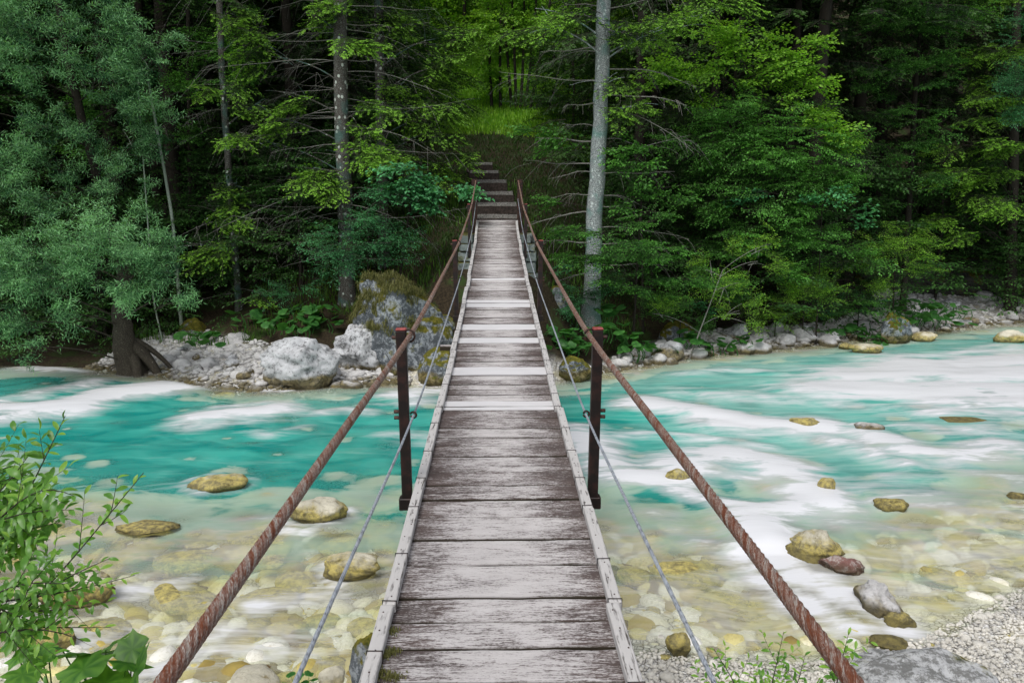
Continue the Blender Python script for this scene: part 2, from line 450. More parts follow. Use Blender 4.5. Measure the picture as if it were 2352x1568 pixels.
def ground_mat():
    m = new_mat('ground'); g = N(m)
    pos = g('ShaderNodeNewGeometry').outputs['Position']
    kind = g('ShaderNodeAttribute', attribute_name='gravel').outputs['Fac']
    meadow_f = g('ShaderNodeAttribute', attribute_name='meadow').outputs['Fac']
    n1 = g.noise(pos, 1.7, 4, .6); n2 = g.noise(pos, 22, 4, .7)
    v = g('ShaderNodeTexVoronoi', {'Vector': pos, 'Scale': 17.0}, feature='DISTANCE_TO_EDGE').outputs[0]
    vc = g('ShaderNodeTexVoronoi', {'Vector': pos, 'Scale': 17.0}).outputs[1]
    st = g.mix(g('ShaderNodeSeparateColor', {0: vc}).outputs[0], (.48, .47, .45), (.78, .77, .75))
    st = g.mix(g.smap(v, .0, .08), (.14, .12, .09), st)
    st = g.mix(g.math('MULTIPLY', g.smap(g.noise(pos, 2.6, 4, .6), .52, .64), .6), st, g.mix(.6, st, (.60, .52, .22)))
    soil = g.mix(g.smap(n2, .4, .62), (.014, .010, .006), (.05, .037, .02))
    soil = g.mix(g.smap(n1, .5, .62), soil, (.03, .05, .012))
    soil = g.mix(meadow_f, soil, (.10, .21, .025))  # meadow mask turns soil to grass green
    col = g.mix(kind, soil, st)
    h = g.math('ADD', g.math('MULTIPLY', g.smap(v, 0, .12), kind), n2)
    g.out(g.pr(col, .9, g.bump(h, .7, .03), .2))
    return m
M['ground'] = ground_mat()

xs = np.concatenate([np.linspace(-70, -19, 18, endpoint=False), np.linspace(-19, 21, 290), np.linspace(21.5, 75, 18)])
ys = np.concatenate([np.linspace(-40, -1, 16, endpoint=False), np.linspace(-1, 27, 210), np.linspace(27.3, 45, 50), np.linspace(46, 140, 36)])
GX, GY, GQ = grid(xs, ys)
GZ = terrain(GX, GY)
fsv = np.interp(GX, FSX, FSY); nsv = np.interp(GX, NSX, NSY)
barv = np.interp(GX, [-12, -9.3, -8.5, -7, -4, -1, 2, 5, 9, 11.5, 13, 16, 30], [-.6, -.6, 2.3, 2.6, 2.2, .4, .5, 1.6, 1.5, 2.2, 4.8, 5.5, 6.0])
gr = 1 - smooth(-.2, .25, (GY - fsv) - barv + .8 * (fbm(GX, GY, .9, 8) - .45))
gr = np.where(GY < nsv - 2.5, np.clip(1 - (nsv - 2.5 - GY) / 1.5, 0, 1), gr)
cxm = (GX - (-.2)) / 5.5
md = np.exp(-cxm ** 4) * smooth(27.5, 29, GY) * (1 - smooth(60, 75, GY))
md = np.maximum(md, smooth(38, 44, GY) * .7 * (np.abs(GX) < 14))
ground = ob('ground', mesh_np('ground', np.stack([GX, GY, GZ], 1), GQ, None, [M['ground']], None, {'gravel': gr, 'meadow': md}, True), kind='structure')

# ------------------------------------------------------------------ water
def water_mat():
    m = new_mat('river_water'); g = N(m)
    pos = g('ShaderNodeNewGeometry').outputs['Position']
    dep = g('ShaderNodeAttribute', attribute_name='depth').outputs['Fac']
    foam = g('ShaderNodeAttribute', attribute_name='foam').outputs['Fac']
    milk = g('ShaderNodeAttribute', attribute_name='milk').outputs['Fac']
    wn = g('ShaderNodeTexNoise', {'Vector': pos, 'Scale': .55, 'Detail': 2.0}).outputs[1]
    wv = g('ShaderNodeVectorMath', {0: pos, 1: g('ShaderNodeVectorMath', {0: wn, 'Scale': .8}, operation='SCALE').outputs[0]}, operation='ADD').outputs[0]
    s1 = g.noise(g.scalev(wv, .55, 3.2, 1), 1.0, 4, .6)
    s2 = g.noise(g.scalev(wv, 1.6, 13, 1), 1.0, 4, .65)
    b1 = g.noise(g.scalev(pos, 1.1, 2.0, 1), 1.0, 3, .5, .8)
    st = g.math('ADD', g.math('MULTIPLY', s1, .65), g.math('MULTIPLY', s2, .35))
    st = g.math('SUBTRACT', st, .5)
    brk = g.math('SUBTRACT', g.noise(g.scalev(wv, 1.1, 2.6, 1), 1.0, 4, .62), .5)
    fo = g.smap(g.math('ADD', foam, g.math('MULTIPLY', g.math('ADD', g.math('MULTIPLY', st, 1.5), g.math('MULTIPLY', brk, 1.6)), g.smap(foam, .0, .35))), .12, .78)
    # body: milky turquoise builds up with depth
    b2 = g.noise(g.scalev(wv, 1.3, 3.4, 1), 1.0, 3, .55)
    b3 = g.noise(g.scalev(wv, 2.4, 6.0, 1), 1.0, 4, .6)
    op = g.math('SUBTRACT', 1.0, g.math('POWER', 2.718, g.math('MULTIPLY', dep, -1.9)), True)
    body = g.mix(g.smap(b1, .35, .65), (.0, .25, .22), (.05, .42, .35))
    pale = g.mix(g.smap(g.math('ADD', milk, g.math('MULTIPLY', st, 1.3)), .12, .85), body, (.44, .66, .60))
    shal = g.mix(g.smap(b2, .42, .62), (.76, .76, .68), (.64, .64, .38))
    shal = g.mix(g.math('MULTIPLY', g.smap(s2, .50, .70), .35), shal, (.72, .73, .74))
    deepf = g.smap(g.math('ADD', dep, g.math('MULTIPLY', g.math('SUBTRACT', g.noise(g.scalev(pos, .9, 1.5, 1), 1.0, 4, .6, .6), .5), 1.0)), .20, .58)
    mid_ = g.math('MULTIPLY', g.math('MULTIPLY', deepf, g.math('SUBTRACT', 1.0, deepf)), 3.2)
    col = g.mix(deepf, shal, pale)
    col = g.mix(mid_, col, (.50, .68, .54))
    opac = g.math('ADD', g.math('MULTIPLY', op, .93), g.math('MULTIPLY', milk, .3), True)
    opac = g.math('MAXIMUM', opac, g.smap(g.math('ADD', milk, g.math('MULTIPLY', g.math('ADD', st, brk), 1.5)), .0, .9, .06, .66))
    opac = g.math('MULTIPLY', opac, g.smap(dep, 0.0, .05))
    col = g.mix(fo, col, (.70, .71, .74))
    opac = g.math('MAXIMUM', opac, g.math('MULTIPLY', fo, .97))
    dif = g('ShaderNodeBsdfDiffuse', {'Color': col})
    tr = g('ShaderNodeBsdfTransparent', {'Color': (.97, .99, .93, 1)})
    bodysh = g('ShaderNodeMixShader', {0: opac, 1: tr, 2: dif})
    nrm = g.bump(s2, .25, .04)
    gl = g('ShaderNodeBsdfGlossy', {'Color': (1, 1, 1, 1), 'Roughness': .22, 'Normal': nrm})
    fr = g('ShaderNodeFresnel', {'IOR': 1.33, 'Normal': nrm})
    g.out(g('ShaderNodeMixShader', {0: g.math('MULTIPLY', fr.outputs[0], .55), 1: bodysh, 2: gl}))
    return m
M['water'] = water_mat()

# foam streaks, px polylines on the water plane: (points, half width px, strength)
FOAM = [
 ([(-60, 950), (60, 945), (170, 935), (260, 905), (330, 898), (420, 893)], 17, 1.0),
 ([(-40, 930), (60, 915), (170, 890), (210, 880)], 10, .7),
 ([(40, 958), (110, 950), (170, 946)], 14, 1.0),
 ([(60, 845), (110, 848), (165, 853)], 8, .8),
 ([(470, 965), (540, 955), (600, 950), (632, 945)], 17, 1.0),
 ([(500, 940), (560, 935), (610, 930)], 7, .6),
 ([(730, 950), (790, 943), (850, 950)], 8, .5),
 ([(940, 915), (975, 905), (1010, 900)], 18, .8),
 ([(640, 1210), (690, 1235), (740, 1215), (800, 1180)], 12, .7),
 ([(560, 985), (620, 1000), (700, 985)], 8, .35),
 ([(1320, 1000), (1380, 1060), (1450, 1098), (1560, 1112)], 24, .9),
 ([(1400, 1000), (1500, 1000), (1620, 1010), (1760, 1030)], 10, .5),
 ([(1480, 930), (1600, 950), (1720, 975), (1830, 985), (1880, 980)], 16, 1.0),
 ([(1620, 975), (1740, 990), (1820, 995)], 16, .8),
 ([(1540, 1075), (1680, 1055), (1780, 1075), (1850, 1120), (1900, 1160)], 28, 1.0),
 ([(1360, 1090), (1470, 1110), (1600, 1150), (1760, 1175)], 16, .7),
 ([(1700, 1190), (1790, 1180), (1880, 1150)], 26, .9),
 ([(1900, 900), (1990, 895), (2100, 905), (2230, 900), (2400, 905)], 26, 1.0),
 ([(1960, 870), (2050, 865), (2120, 845), (2200, 870), (2420, 860)], 22, 1.1),
 ([(2230, 845), (2330, 835), (2450, 830)], 20, 1.0),
 ([(2150, 925), (2280, 930), (2450, 935)], 18, .9),
 ([(2000, 1000), (2090, 1040), (2180, 1050), (2300, 1030)], 20, .75),
 ([(2080, 985), (2200, 1000), (2300, 985)], 14, .5),
 ([(1900, 1010), (1980, 1035), (2080, 1070)], 16, .6),
 ([(1740, 1210), (1790, 1280), (1830, 1320), (1900, 1340), (2000, 1400), (2060, 1430)], 34, 1.0),
 ([(1700, 1280), (1760, 1340), (1860, 1400), (1960, 1440)], 34, .8),
 ([(1500, 1180), (1560, 1230), (1650, 1270)], 24, .45),
 ([(380, 1480), (480, 1470), (600, 1490), (760, 1500)], 50, .42),
 ([(600, 1390), (700, 1360), (780, 1370)], 30, .45),
 ([(0, 1420), (120, 1450), (260, 1460)], 40, .5),
 ([(1400, 1060), (1600, 1085), (1800, 1110)], 22, .5),
 ([(1900, 1120), (2100, 1140), (2352, 1180)], 30, .45),
 ([(1560, 905), (1750, 915), (1950, 925)], 14, .5),
 ([(2050, 940), (2200, 948), (2400, 960)], 16, .6),
 ([(1880, 1200), (1980, 1210), (2100, 1230)], 20, .4),
 ([(900, 1000), (1000, 1010)], 16, .35), ([(160, 1380), (300, 1360), (420, 1340)], 30, .4), ([(0, 1530), (300, 1530), (560, 1540)], 40, .38),
 ([(2100, 820), (2200, 815), (2330, 800)], 8, .5),
 ([(1560, 860), (1680, 850), (1800, 860)], 6, .45),
 ([(2050, 1100), (2200, 1090), (2400, 1110)], 16, .45),
]
BEDS = []
while len(BEDS) < 290:
    q = on(rng.uniform(-60, 2420), rng.uniform(880, 1560), 0)
    if rng.random() > (q[1] / 12 if q[1] < 9 else .22): continue
    if not (np.interp(q[0], NSX, NSY) < q[1] < np.interp(q[0], FSX, FSY)): continue
    dp = -tz(q[0], q[1])
    if dp < .06: continue
    if dp < .32 and rng.random() < .25: continue
    topd = rng.uniform(.15, .40) if dp > .35 else rng.uniform(-.01, .10)
    s_ = min(max(.06, (dp - topd) * 1.7), rng.uniform(.12, .42))
    if any((q[0] - b[0]) ** 2 + (q[1] - b[1]) ** 2 < (s_ + b[3]) ** 2 * .8 for b in BEDS): continue
    BEDS.append((q[0], q[1], -min(topd, dp) - s_ * .36, s_))
wx = np.concatenate([np.linspace(-60, -16, 20, endpoint=False), np.arange(-16, 19, .085), np.linspace(19.2, 60, 20)])
wy = np.arange(2.0, 27.5, .085)
WX, WY, WQ = grid(wx, wy)
DEP = -terrain(WX, WY)
for bx, by, bz, bs in BEDS:
    i_ = np.where((np.abs(WX - bx) < bs * 1.6) & (np.abs(WY - by) < bs * 1.5))[0]
    rr_ = np.hypot((WX[i_] - bx) / 1.25, WY[i_] - by) / bs
    rr_ = rr_ * (1 + .7 * (fbm(WX[i_], WY[i_], 3.0, int(bs * 100)) - .45)); w_ = .8 * np.exp(-(rr_ / .85) ** 1.9); DEP[i_] = np.clip(DEP[i_] * (1 - w_) + np.minimum(DEP[i_], -(bz + bs * .36) + .02) * w_, .03, None)
foam = np.zeros(len(WX))
inner = (WX > -16) & (WX < 19)
for pts, hw, stg in FOAM:
    P = np.array([on(a, b, 0)[:2] for a, b in pts])
    P2 = np.array([on(a, b + hw, 0)[:2] for a, b in pts])
    hwm = np.linalg.norm(P - P2, axis=1)
    best = np.full(len(WX), 9.0)
    sub = inner & (WX > P[:, 0].min() - 3) & (WX < P[:, 0].max() + 3) & (WY > P[:, 1].min() - 3) & (WY < P[:, 1].max() + 3)
    qx, qy = WX[sub], WY[sub]; b = best[sub]
    for k in range(len(P) - 1):
        a, c = P[k], P[k + 1]; ab = c - a
        t = np.clip(((qx - a[0]) * ab[0] + (qy - a[1]) * ab[1]) / (ab @ ab), 0, 1)
        dd = np.hypot(qx - a[0] - t * ab[0], qy - a[1] - t * ab[1]) / (hwm[k] * (1 - t) + hwm[k + 1] * t)
        b = np.minimum(b, dd)
    f = stg * np.exp(-(b / 1.15) ** 2)
    foam[sub] = np.maximum(foam[sub], f)
for (a, b, base) in [(655, 795, 1205), (735, 870, 1328), (420, 560, 1130), (1822, 1955, 1285), (1888, 1995, 1318), (1990, 2110, 1420), (2018, 2105, 1172), (1820, 1895, 986), (1970, 2040, 992), (1530, 1590, 1110), (1880, 1925, 1130), (588, 772, 893), (75, 245, 1395)]:
    c_ = on((a + b) / 2, base, 0); r_ = abs(on(a, base, 0)[0] - on(b, base, 0)[0]) / 2
    dd = np.hypot((WX - c_[0]) / 1.25, (WY - c_[1] - r_ * .6)); ring = np.exp(-((dd - r_ * .9) / (.05 + .10 * r_)) ** 2) * (.30 + .45 * (WX < c_[0]))
    dx_ = c_[0] - r_ * .6 - WX; dy_ = WY - (c_[1] + r_ * .5) + dx_ * .12
    wake = np.where(dx_ > 0, np.exp(-np.clip(dx_, 0, 9) / (2.6 * r_)), 0) * np.exp(-(dy_ / (.35 * r_ + .10 * np.clip(dx_, 0, 9) + .02)) ** 2) * .55
    foam = np.maximum(foam, np.maximum(ring * .8, wake))
# far shore shallows and the right side are milkier
milk = .04 + .36 * smooth(.5, 3.5, WX) + .12 * (fbm(WX * .35, WY, 1.1, 4) - .4)
milk += .25 * smooth(9.5, 6, WY)
milk = np.clip(milk, 0, 1)
wave = .05 * (fbm(WX * .45, WY * 1.6, 1.0, 6) - .45) + .10 * foam * (WY > 8) + .02 * (fbm(WX, WY * 3, 1.4, 11) - .45)
wave *= smooth(0, .25, np.abs(DEP))
water = ob('water', mesh_np('water', np.stack([WX, WY, wave], 1), WQ, None, [M['water']], None,
           {'depth': np.clip(DEP, 0, 3), 'foam': foam, 'milk': milk}, True), kind='structure')

# ------------------------------------------------------------------ rocks
def rock_mesh(name, seed, sub=3, rough=.22, flat=.7, facets=5, mats=()):
    bm = bmesh.new(); bmesh.ops.create_icosphere(bm, subdivisions=sub, radius=1.0)
    rr = random.Random(seed)
    off = Vector((rr.uniform(-50, 50), rr.uniform(-50, 50), rr.uniform(-50, 50)))
    planes = [(Vector((rr.gauss(0, 1), rr.gauss(0, 1), rr.gauss(0, .8))).normalized(), rr.uniform(.62, .9)) for _ in range(facets)]
    for v in bm.verts:
        c = v.co.copy()
        for n, d in planes:
            k = c.dot(n)
            if k > d: c -= n * (k - d) * .85
        n1 = mnoise.noise(c * 1.3 + off); n2 = mnoise.noise(c * 3.1 + off); n3 = mnoise.noise(c * 7.5 + off) if sub > 2 else 0
        c *= 1 + rough * n1 + rough * .45 * n2 + rough * .25 * n3
        c.z *= flat
        v.co = c
    me = bpy.data.meshes.new(name); bm.to_mesh(me); bm.free()
    me.polygons.foreach_set('use_smooth', np.full(len(me.polygons), sub > 1))
    for m in mats: me.materials.append(m)
    return me

def boulder(px0, px1, pytop, pybase, name, label, cat='boulder', mat='rock', seed=1, sub=5, Y=None, base_z=None, depthr=.8, rough=.2, facets=7, sink=.25, rz=0.0, flat=None):
    """a rock that fills the given extent where it stands"""
    if base_z is None: base_z = 0.0
    p = on((px0 + px1) / 2, pybase, base_z) if Y is None else at((px0 + px1) / 2, pybase, Y)
    w_ = np.linalg.norm(at(px0, pybase, p[1]) - at(px1, pybase, p[1])) / 2
    yc = p[1] + w_ * depthr * .8
    top = at((px0 + px1) / 2, pytop, yc)[2]
    hgt = (top - p[2]) * (.82 if (pybase > 925 and base_z == 0 and Y is None) else 1.0)
    me = rock_mesh(name, seed, sub, rough, 1.0, facets, [M[mat]])
    V = np.empty(len(me.vertices) * 3, np.float32); me.vertices.foreach_get('co', V); V = V.reshape(-1, 3)
    ext = (V.max(0) - V.min(0)) / 2; cen = (V.max(0) + V.min(0)) / 2
    V = (V - cen) / ext * np.array([w_, w_ * depthr, hgt * (1 + sink) / 2])
    V[:, 2] += hgt * (1 + sink) / 2 - hgt * sink
    me.vertices.foreach_set('co', V.astype(np.float32).ravel()); me.update()
    return ob(name, me, None, (p[0], yc, p[2]), (0, 0, rz), label=label, cat=cat)

boulder(790, 1045, 632, 868, 'boulder', 'huge pale limestone boulder with mossy grassy top beside the bridge deck', mat='rock_mossy', seed=13, sub=6, depthr=.62, rough=.34, facets=16)
boulder(732, 930, 722, 868, 'boulder', 'broad pale pitted limestone foot rock in front of the mossy boulder', mat='rock_far_white', seed=71, sub=6, depthr=.55, rough=.34, facets=16)
boulder(588, 772, 772, 897, 'boulder', 'rounded white limestone boulder with yellow algae skirt at the far waterline', mat='rock_far_white', seed=5, sub=5, depthr=.75, rough=.3, facets=12)
boulder(508, 570, 762, 808, 'boulder', 'small grey round boulder on the gravel bar behind the willow', mat='rock', seed=8, sub=4, Y=18.2, depthr=.8)
boulder(405, 480, 728, 800, 'boulder', 'grey pointed boulder half hidden under grass and butterbur leaves', mat='rock_mossy', seed=9, sub=4, Y=19.3, depthr=.8)
boulder(955, 1065, 795, 888, 'boulder', 'low dark mossy boulder at the water under the bridge deck', mat='rock_mossy', seed=31, sub=5, depthr=.7)
boulder(1285, 1370, 815, 878, 'boulder', 'low green mossy boulder at the waterline right of the bridge', mat='rock_mossy', seed=33, sub=5, depthr=.7)
boulder(1515, 1620, 735, 805, 'boulder', 'grey green boulder behind the shrub stems on the far bank', mat='rock_mossy', seed=14, sub=5, Y=19.2, depthr=.8)
boulder(2030, 2105, 716, 790, 'boulder', 'dark mossy boulder with white lichen at the far right shoreline', mat='rock_mossy', seed=16, sub=5, depthr=.8)
boulder(2245, 2290, 668, 705, 'boulder', 'smooth grey round boulder on the far right gravel bar', mat='rock', seed=18, sub=4, Y=25.5, depthr=.9, rough=.08, facets=2)
boulder(1725, 1775, 762, 792, 'boulder', 'white pitted stone with dark hollows on the right shoreline', mat='rock', seed=19, sub=4)
boulder(1785, 1832, 765, 798, 'boulder', 'grey pitted stone beside the white pitted one on the shoreline', mat='rock', seed=20, sub=4)
boulder(1692, 1735, 785, 815, 'boulder', 'white angular stone half in the shallows with yellow foot', mat='rock', seed=21, sub=4)
boulder(1450, 1500, 795, 830, 'boulder', 'pale upright stone at the edge of the right gravel spit', mat='rock', seed=22, sub=4)
boulder(1895, 1930, 760, 787, 'boulder', 'pointed grey stone standing at the right shoreline', mat='rock', seed=23, sub=4)
boulder(2296, 2365, 758, 790, 'boulder', 'white topped yellow sided rock in the water at the right edge', mat='stone_yellow', seed=24, sub=4, depthr=.7)
boulder(2165, 2215, 728, 752, 'boulder', 'flat white slab lying at the far right waterline', mat='rock', seed=25, sub=4)
boulder(1960, 2040, 790, 815, 'boulder', 'brown wet rock breaking the surface near the right shore', mat='stone_yellow', seed=27, sub=4)
boulder(2100, 2160, 762, 786, 'boulder', 'yellow brown stone at the far shore right of the mossy boulder', mat='stone_yellow', seed=28, sub=4)
boulder(1930, 1965, 788, 803, 'boulder', 'small dark wet stone off the right shoreline', mat='stone_yellow', seed=29, sub=3)
# mid river
boulder(655, 795, 1133, 1212, 'boulder', 'white rock with bright yellow algae side in the shallows left of the bridge', mat='stone_yellow', seed=41, sub=5, depthr=.6)
boulder(735, 870, 1262, 1335, 'boulder', 'cream coloured rock washed over by water left of the deck', mat='stone_yellow', seed=42, sub=5, depthr=.6)
boulder(75, 245, 1303, 1400, 'boulder', 'white rock behind the leafy foreground branch at the lower left', mat='stone_yellow', seed=43, sub=5, depthr=.6)
boulder(250, 400, 1195, 1235, 'boulder', 'low brown slab sliding under the water at left', mat='stone_yellow', seed=44, sub=5, depthr=.6)
boulder(420, 560, 1085, 1135, 'boulder', 'brown rock with white cap just breaking the surface left of the cable', mat='stone_yellow', seed=45, sub=4, depthr=.6)
boulder(1822, 1950, 1205, 1290, 'boulder', 'tan rock with dark green moss face in the right rapids', mat='stone_yellow', seed=46, sub=5, depthr=.75, rough=.3, facets=14, sink=.5)
boulder(1888, 1990, 1272, 1318, 'boulder', 'reddish brown rock with white crust in the right rapids', mat='stone_red', seed=47, sub=5, depthr=.55, rz=-.5, rough=.3, facets=14, sink=.6)
boulder(2006, 2085, 1330, 1425, 'boulder', 'long grey speckled rock damming the white water', mat='rock', seed=48, sub=5, depthr=1.9, rz=.15, rough=.3, facets=12, sink=.7)
boulder(2040, 2110, 1400, 1440, 'boulder', 'brown low rock at the lower end of the rock ledge in the rapids', mat='stone_yellow', seed=66, sub=4, depthr=.8, rough=.3, sink=.6)
boulder(2018, 2105, 1142, 1178, 'boulder', 'small dark green rock in the pale water at right', mat='stone_yellow', seed=49, sub=4)
boulder(1820, 1895, 954, 988, 'boulder', 'cream rock splitting the white water right of the post', mat='stone_yellow', seed=50, sub=4)
boulder(1970, 2040, 968, 995, 'boulder', 'grey brown pointed stone in the turquoise water at right', mat='rock', seed=51, sub=4)
boulder(1530, 1590, 1068, 1115, 'boulder', 'pale rock washed by foam beside the right main cable', mat='stone_yellow', seed=52, sub=4)
boulder(1880, 1925, 1088, 1135, 'boulder', 'brown edged rock under the falling white water', mat='stone_yellow', seed=53, sub=4)
boulder(2180, 2290, 958, 975, 'boulder', 'flat cream stone barely above the water at far right', mat='stone_yellow', seed=54, sub=4)
boulder(2320, 2365, 1128, 1150, 'boulder', 'brown stone tip at the right edge of the picture', mat='stone_yellow', seed=55, sub=3)
boulder(2012, 2100, 1462, 1495, 'boulder', 'yellow pitted stone at the near waterline on the right', mat='stone_yellow', seed=56, sub=4)
boulder(1532, 1590, 1440, 1512, 'boulder', 'upright speckled yellow stone near the right deck edge', mat='stone_yellow', seed=57, sub=4, depthr=.8)
boulder(1940, 2330, 1505, 1640, 'boulder', 'large smooth grey boulder at the bottom right bank', mat='rock_white', seed=58, sub=6, Y=5.1, depthr=.6, rough=.24, facets=14)
boulder(520, 640, 1535, 1600, 'boulder', 'white and yellow lichened stone at the bottom edge left of the deck', mat='stone_yellow', seed=59, sub=4, Y=5.3)
boulder(728, 790, 1530, 1590, 'boulder', 'small yellow lichened rock beside the left deck rail', mat='stone_yellow', seed=60, sub=4, Y=5.4)
boulder(795, 905, 1462, 1640, 'boulder', 'dark mossy white rock tucked against the left deck rail', mat='rock_mossy', seed=61, sub=5, Y=5.2)
boulder(20, 160, 1420, 1500, 'boulder', 'yellow streaked ledge of rock in the lower left shallows', mat='stone_yellow', seed=62, sub=5, depthr=.5)
boulder(1980, 2500, 590, 690, 'rock_overhang', 'long dark overhanging rock face behind the right gravel bar', cat='rock face', mat='rock_dark', seed=63, sub=6, Y=26.0, depthr=.25, rough=.25, facets=10)
boulder(1255, 1310, 655, 730, 'boulder', 'grey stone in the grassy slope just right of the bridge', mat='rock_mossy', seed=64, sub=4, Y=18.2)

# bank stones one could pick up: the largest as single objects
cob = [rock_mesh('cobble', 100 + i, 2, .22, random.uniform(.5, .8), 6, [M['cobble']]) for i in range(8)]
coby = [rock_mesh('river_stone', 120 + i, 2, .16, random.uniform(.45, .7), 4, [M['river_stone']]) for i in range(6)]
peb = [rock_mesh('pebble', 140 + i, 2, .2, random.uniform(.5, .75), 5, [M['pebble_cream']]) for i in range(6)]
def scatter(n, fn, meshes, name, label, group, smin, smax, cat='stone', up=.2):
    k = 0
    while k < n:
        p = fn()
        if p is None: continue
        s = smin + (smax - smin) * rng.random() ** 2.2
        ob(name, meshes[int(rng.integers(len(meshes)))], None, (p[0], p[1], p[2] + s * up), (rng.normal(0, .25), rng.normal(0, .25), rng.random() * 6.3),
           (s * rng.uniform(.8, 1.25), s * rng.uniform(.8, 1.2), s), label=label, cat=cat, group=group)
        k += 1
def far_bank_pt(x0, x1, bmax=1.0):
    def f():
        x = rng.uniform(x0, x1); fs = np.interp(x, FSX, FSY); bw = np.interp(x, [-12, -9.3, -8.5, -7, -4, -1, 2, 5, 9, 11.5, 13, 16, 30], [-.6, -.6, 2.3, 2.6, 2.2, .4, .5, 1.6, 1.5, 2.2, 4.8, 5.5, 6.0])
        y = fs - .25 + rng.random() ** 1.4 * (bw * bmax + .1); return (x, y, tz(x, y))
    return f
scatter(120, far_bank_pt(-8.8, -2.2), cob, 'cobble', 'pale limestone cobble on the far gravel bar left of the bridge', 'cobbles on the left far bank', .06, .20)
scatter(150, far_bank_pt(2.2, 16.5), cob, 'cobble', 'pale limestone cobble on the far shore right of the bridge', 'cobbles on the right far bank', .07, .27)
chunk = [rock_mesh('bank_rock', 160 + i, 3, .32, random.uniform(.55, .85), 13, [M['rock_far_white'] if i % 2 else M['rock']]) for i in range(7)]
scatter(34, far_bank_pt(3.0, 16.5, .8), chunk, 'bank_rock', 'chunky angular pale rock on the far shore right of the bridge', 'chunky rocks on the right far bank', .14, .42, 'rock', .25)
scatter(16, far_bank_pt(-8.2, -2.4, .9), chunk, 'bank_rock', 'chunky angular pale rock on the gravel bar left of the bridge', 'chunky rocks on the left far bank', .12, .32, 'rock', .25)
def near_bank():
    if rng.random() < .45: q = on(rng.uniform(1490, 1720), rng.uniform(1440, 1600), 0)
    else: q = on(rng.uniform(2050, 2380), rng.uniform(1330, 1520), 0)
    return (q[0], q[1], tz(q[0], q[1]))
scatter(110, near_bank, peb + coby[:1], 'pebble', 'cream or grey pebble on the near bank at the lower right', 'pebbles on the near bank', .02, .065)
def bed_label(x, y):
    if x < -3.5: a = 'toward the left bank side'
    elif x < 0: a = 'left of the bridge deck'
    elif x < 4: a = 'right of the bridge deck'
    else: a = 'toward the right edge'
    b = 'turquoise channel' if y > 10 else 'pale shallow water'
    return 'blurred yellowish stone lying under the %s %s' % (b, a), 'stones under the %s %s' % (b, a)
for i, (bx, by, bz, bs) in enumerate(BEDS):
    lab, grp = bed_label(bx, by)
    ob('river_stone', coby[i % 6], None, (bx, by, bz), (rng.normal(0, .12), rng.normal(0, .12), rng.normal(0, .4)), (bs * rng.uniform(1.05, 1.4), bs * rng.uniform(.85, 1.05), bs * .6), label=lab, cat='stone', group=grp)

def ico_arrays(sub):
    bm = bmesh.new(); bmesh.ops.create_icosphere(bm, subdivisions=sub, radius=1.0)
    V = np.array([v.co[:] for v in bm.verts]); T = np.array([[v.index for v in f.verts] for f in bm.faces]); bm.free(); return V, T
def rotmats(n, tilt=3.0):
    a = rng.random(n) * 2 * math.pi; b = rng.normal(0, tilt, n); c = rng.normal(0, tilt, n)
    def Z(t): o = np.zeros_like(t); i = o + 1; return np.stack([np.cos(t), -np.sin(t), o, np.sin(t), np.cos(t), o, o, o, i], -1).reshape(-1, 3, 3)
    def X(t): o = np.zeros_like(t); i = o + 1; return np.stack([i, o, o, o, np.cos(t), -np.sin(t), o, np.sin(t), np.cos(t)], -1).reshape(-1, 3, 3)
    def Y(t): o = np.zeros_like(t); i = o + 1; return np.stack([np.cos(t), o, np.sin(t), o, i, o, -np.sin(t), o, np.cos(t)], -1).reshape(-1, 3, 3)
    return Z(a) @ X(b) @ Y(c)
def gravel(name, label, pts, smin, smax, mat, sub=1):
    V, T = ico_arrays(sub); n = len(pts)
    jit = 1 + (.15 if sub == 1 else .05) * rng.normal(size=(n, len(V), 1))
    s = (smin + (smax - smin) * rng.random(n) ** 2)
    sc = np.stack([s, s * rng.uniform(.7, 1, n), s * rng.uniform(.4, .7, n)], -1)
    W = (V[None] * jit) * sc[:, None, :]
    W = np.einsum('nij,nkj->nki', rotmats(n, .35), W) + pts[:, None, :] + np.array([0, 0, .01])
    TT = (T[None] + (np.arange(n) * len(V))[:, None, None]).reshape(-1, 3)
    ob(name, mesh_np(name, W.reshape(-1, 3), None, TT, [mat], None, {'tint': np.repeat(rng.random(n), len(V))}, True), kind='stuff', label=label, cat='gravel')
def bedstone_mat():
    m = new_mat('bed_stone'); g = N(m)
    t = g('ShaderNodeAttribute', attribute_name='tint').outputs['Fac']; pos = g('ShaderNodeNewGeometry').outputs['Position']
    n = g.noise(pos, 1.2, 3); n2 = g.noise(pos, 30, 4, .7)
    c = g.ramp(g.math('ADD', t, g.math('MULTIPLY', g.math('SUBTRACT', n, .5), 1.1)), [(0.0, (.13, .085, .035)), (.28, (.44, .34, .08)), (.50, (.66, .60, .28)), (.66, (.74, .72, .62)), (1.0, (.78, .78, .76))])
    g.out(g.pr(g.mix(g.math('MULTIPLY', g.smap(n2, .5, .7), .5), c, (.25, .2, .1)), .8, g.bump(n2, .5, .02), .3)); return m
M['bed_stone'] = bedstone_mat()
def many(fn, n):
    P = []
    while len(P) < n:
        p = fn()
        if p is not None: P.append(p)
    return np.array(P)
gravel('gravel', 'pale pebbles covering the far gravel bar left of the bridge', many(far_bank_pt(-9.5, -1.8, 1.15), 3200), .02, .10, M['cobble'])
gravel('gravel', 'pale pebbles covering the far shore right of the bridge', many(far_bank_pt(1.8, 17.5, 1.15), 3600), .025, .11, M['cobble'])
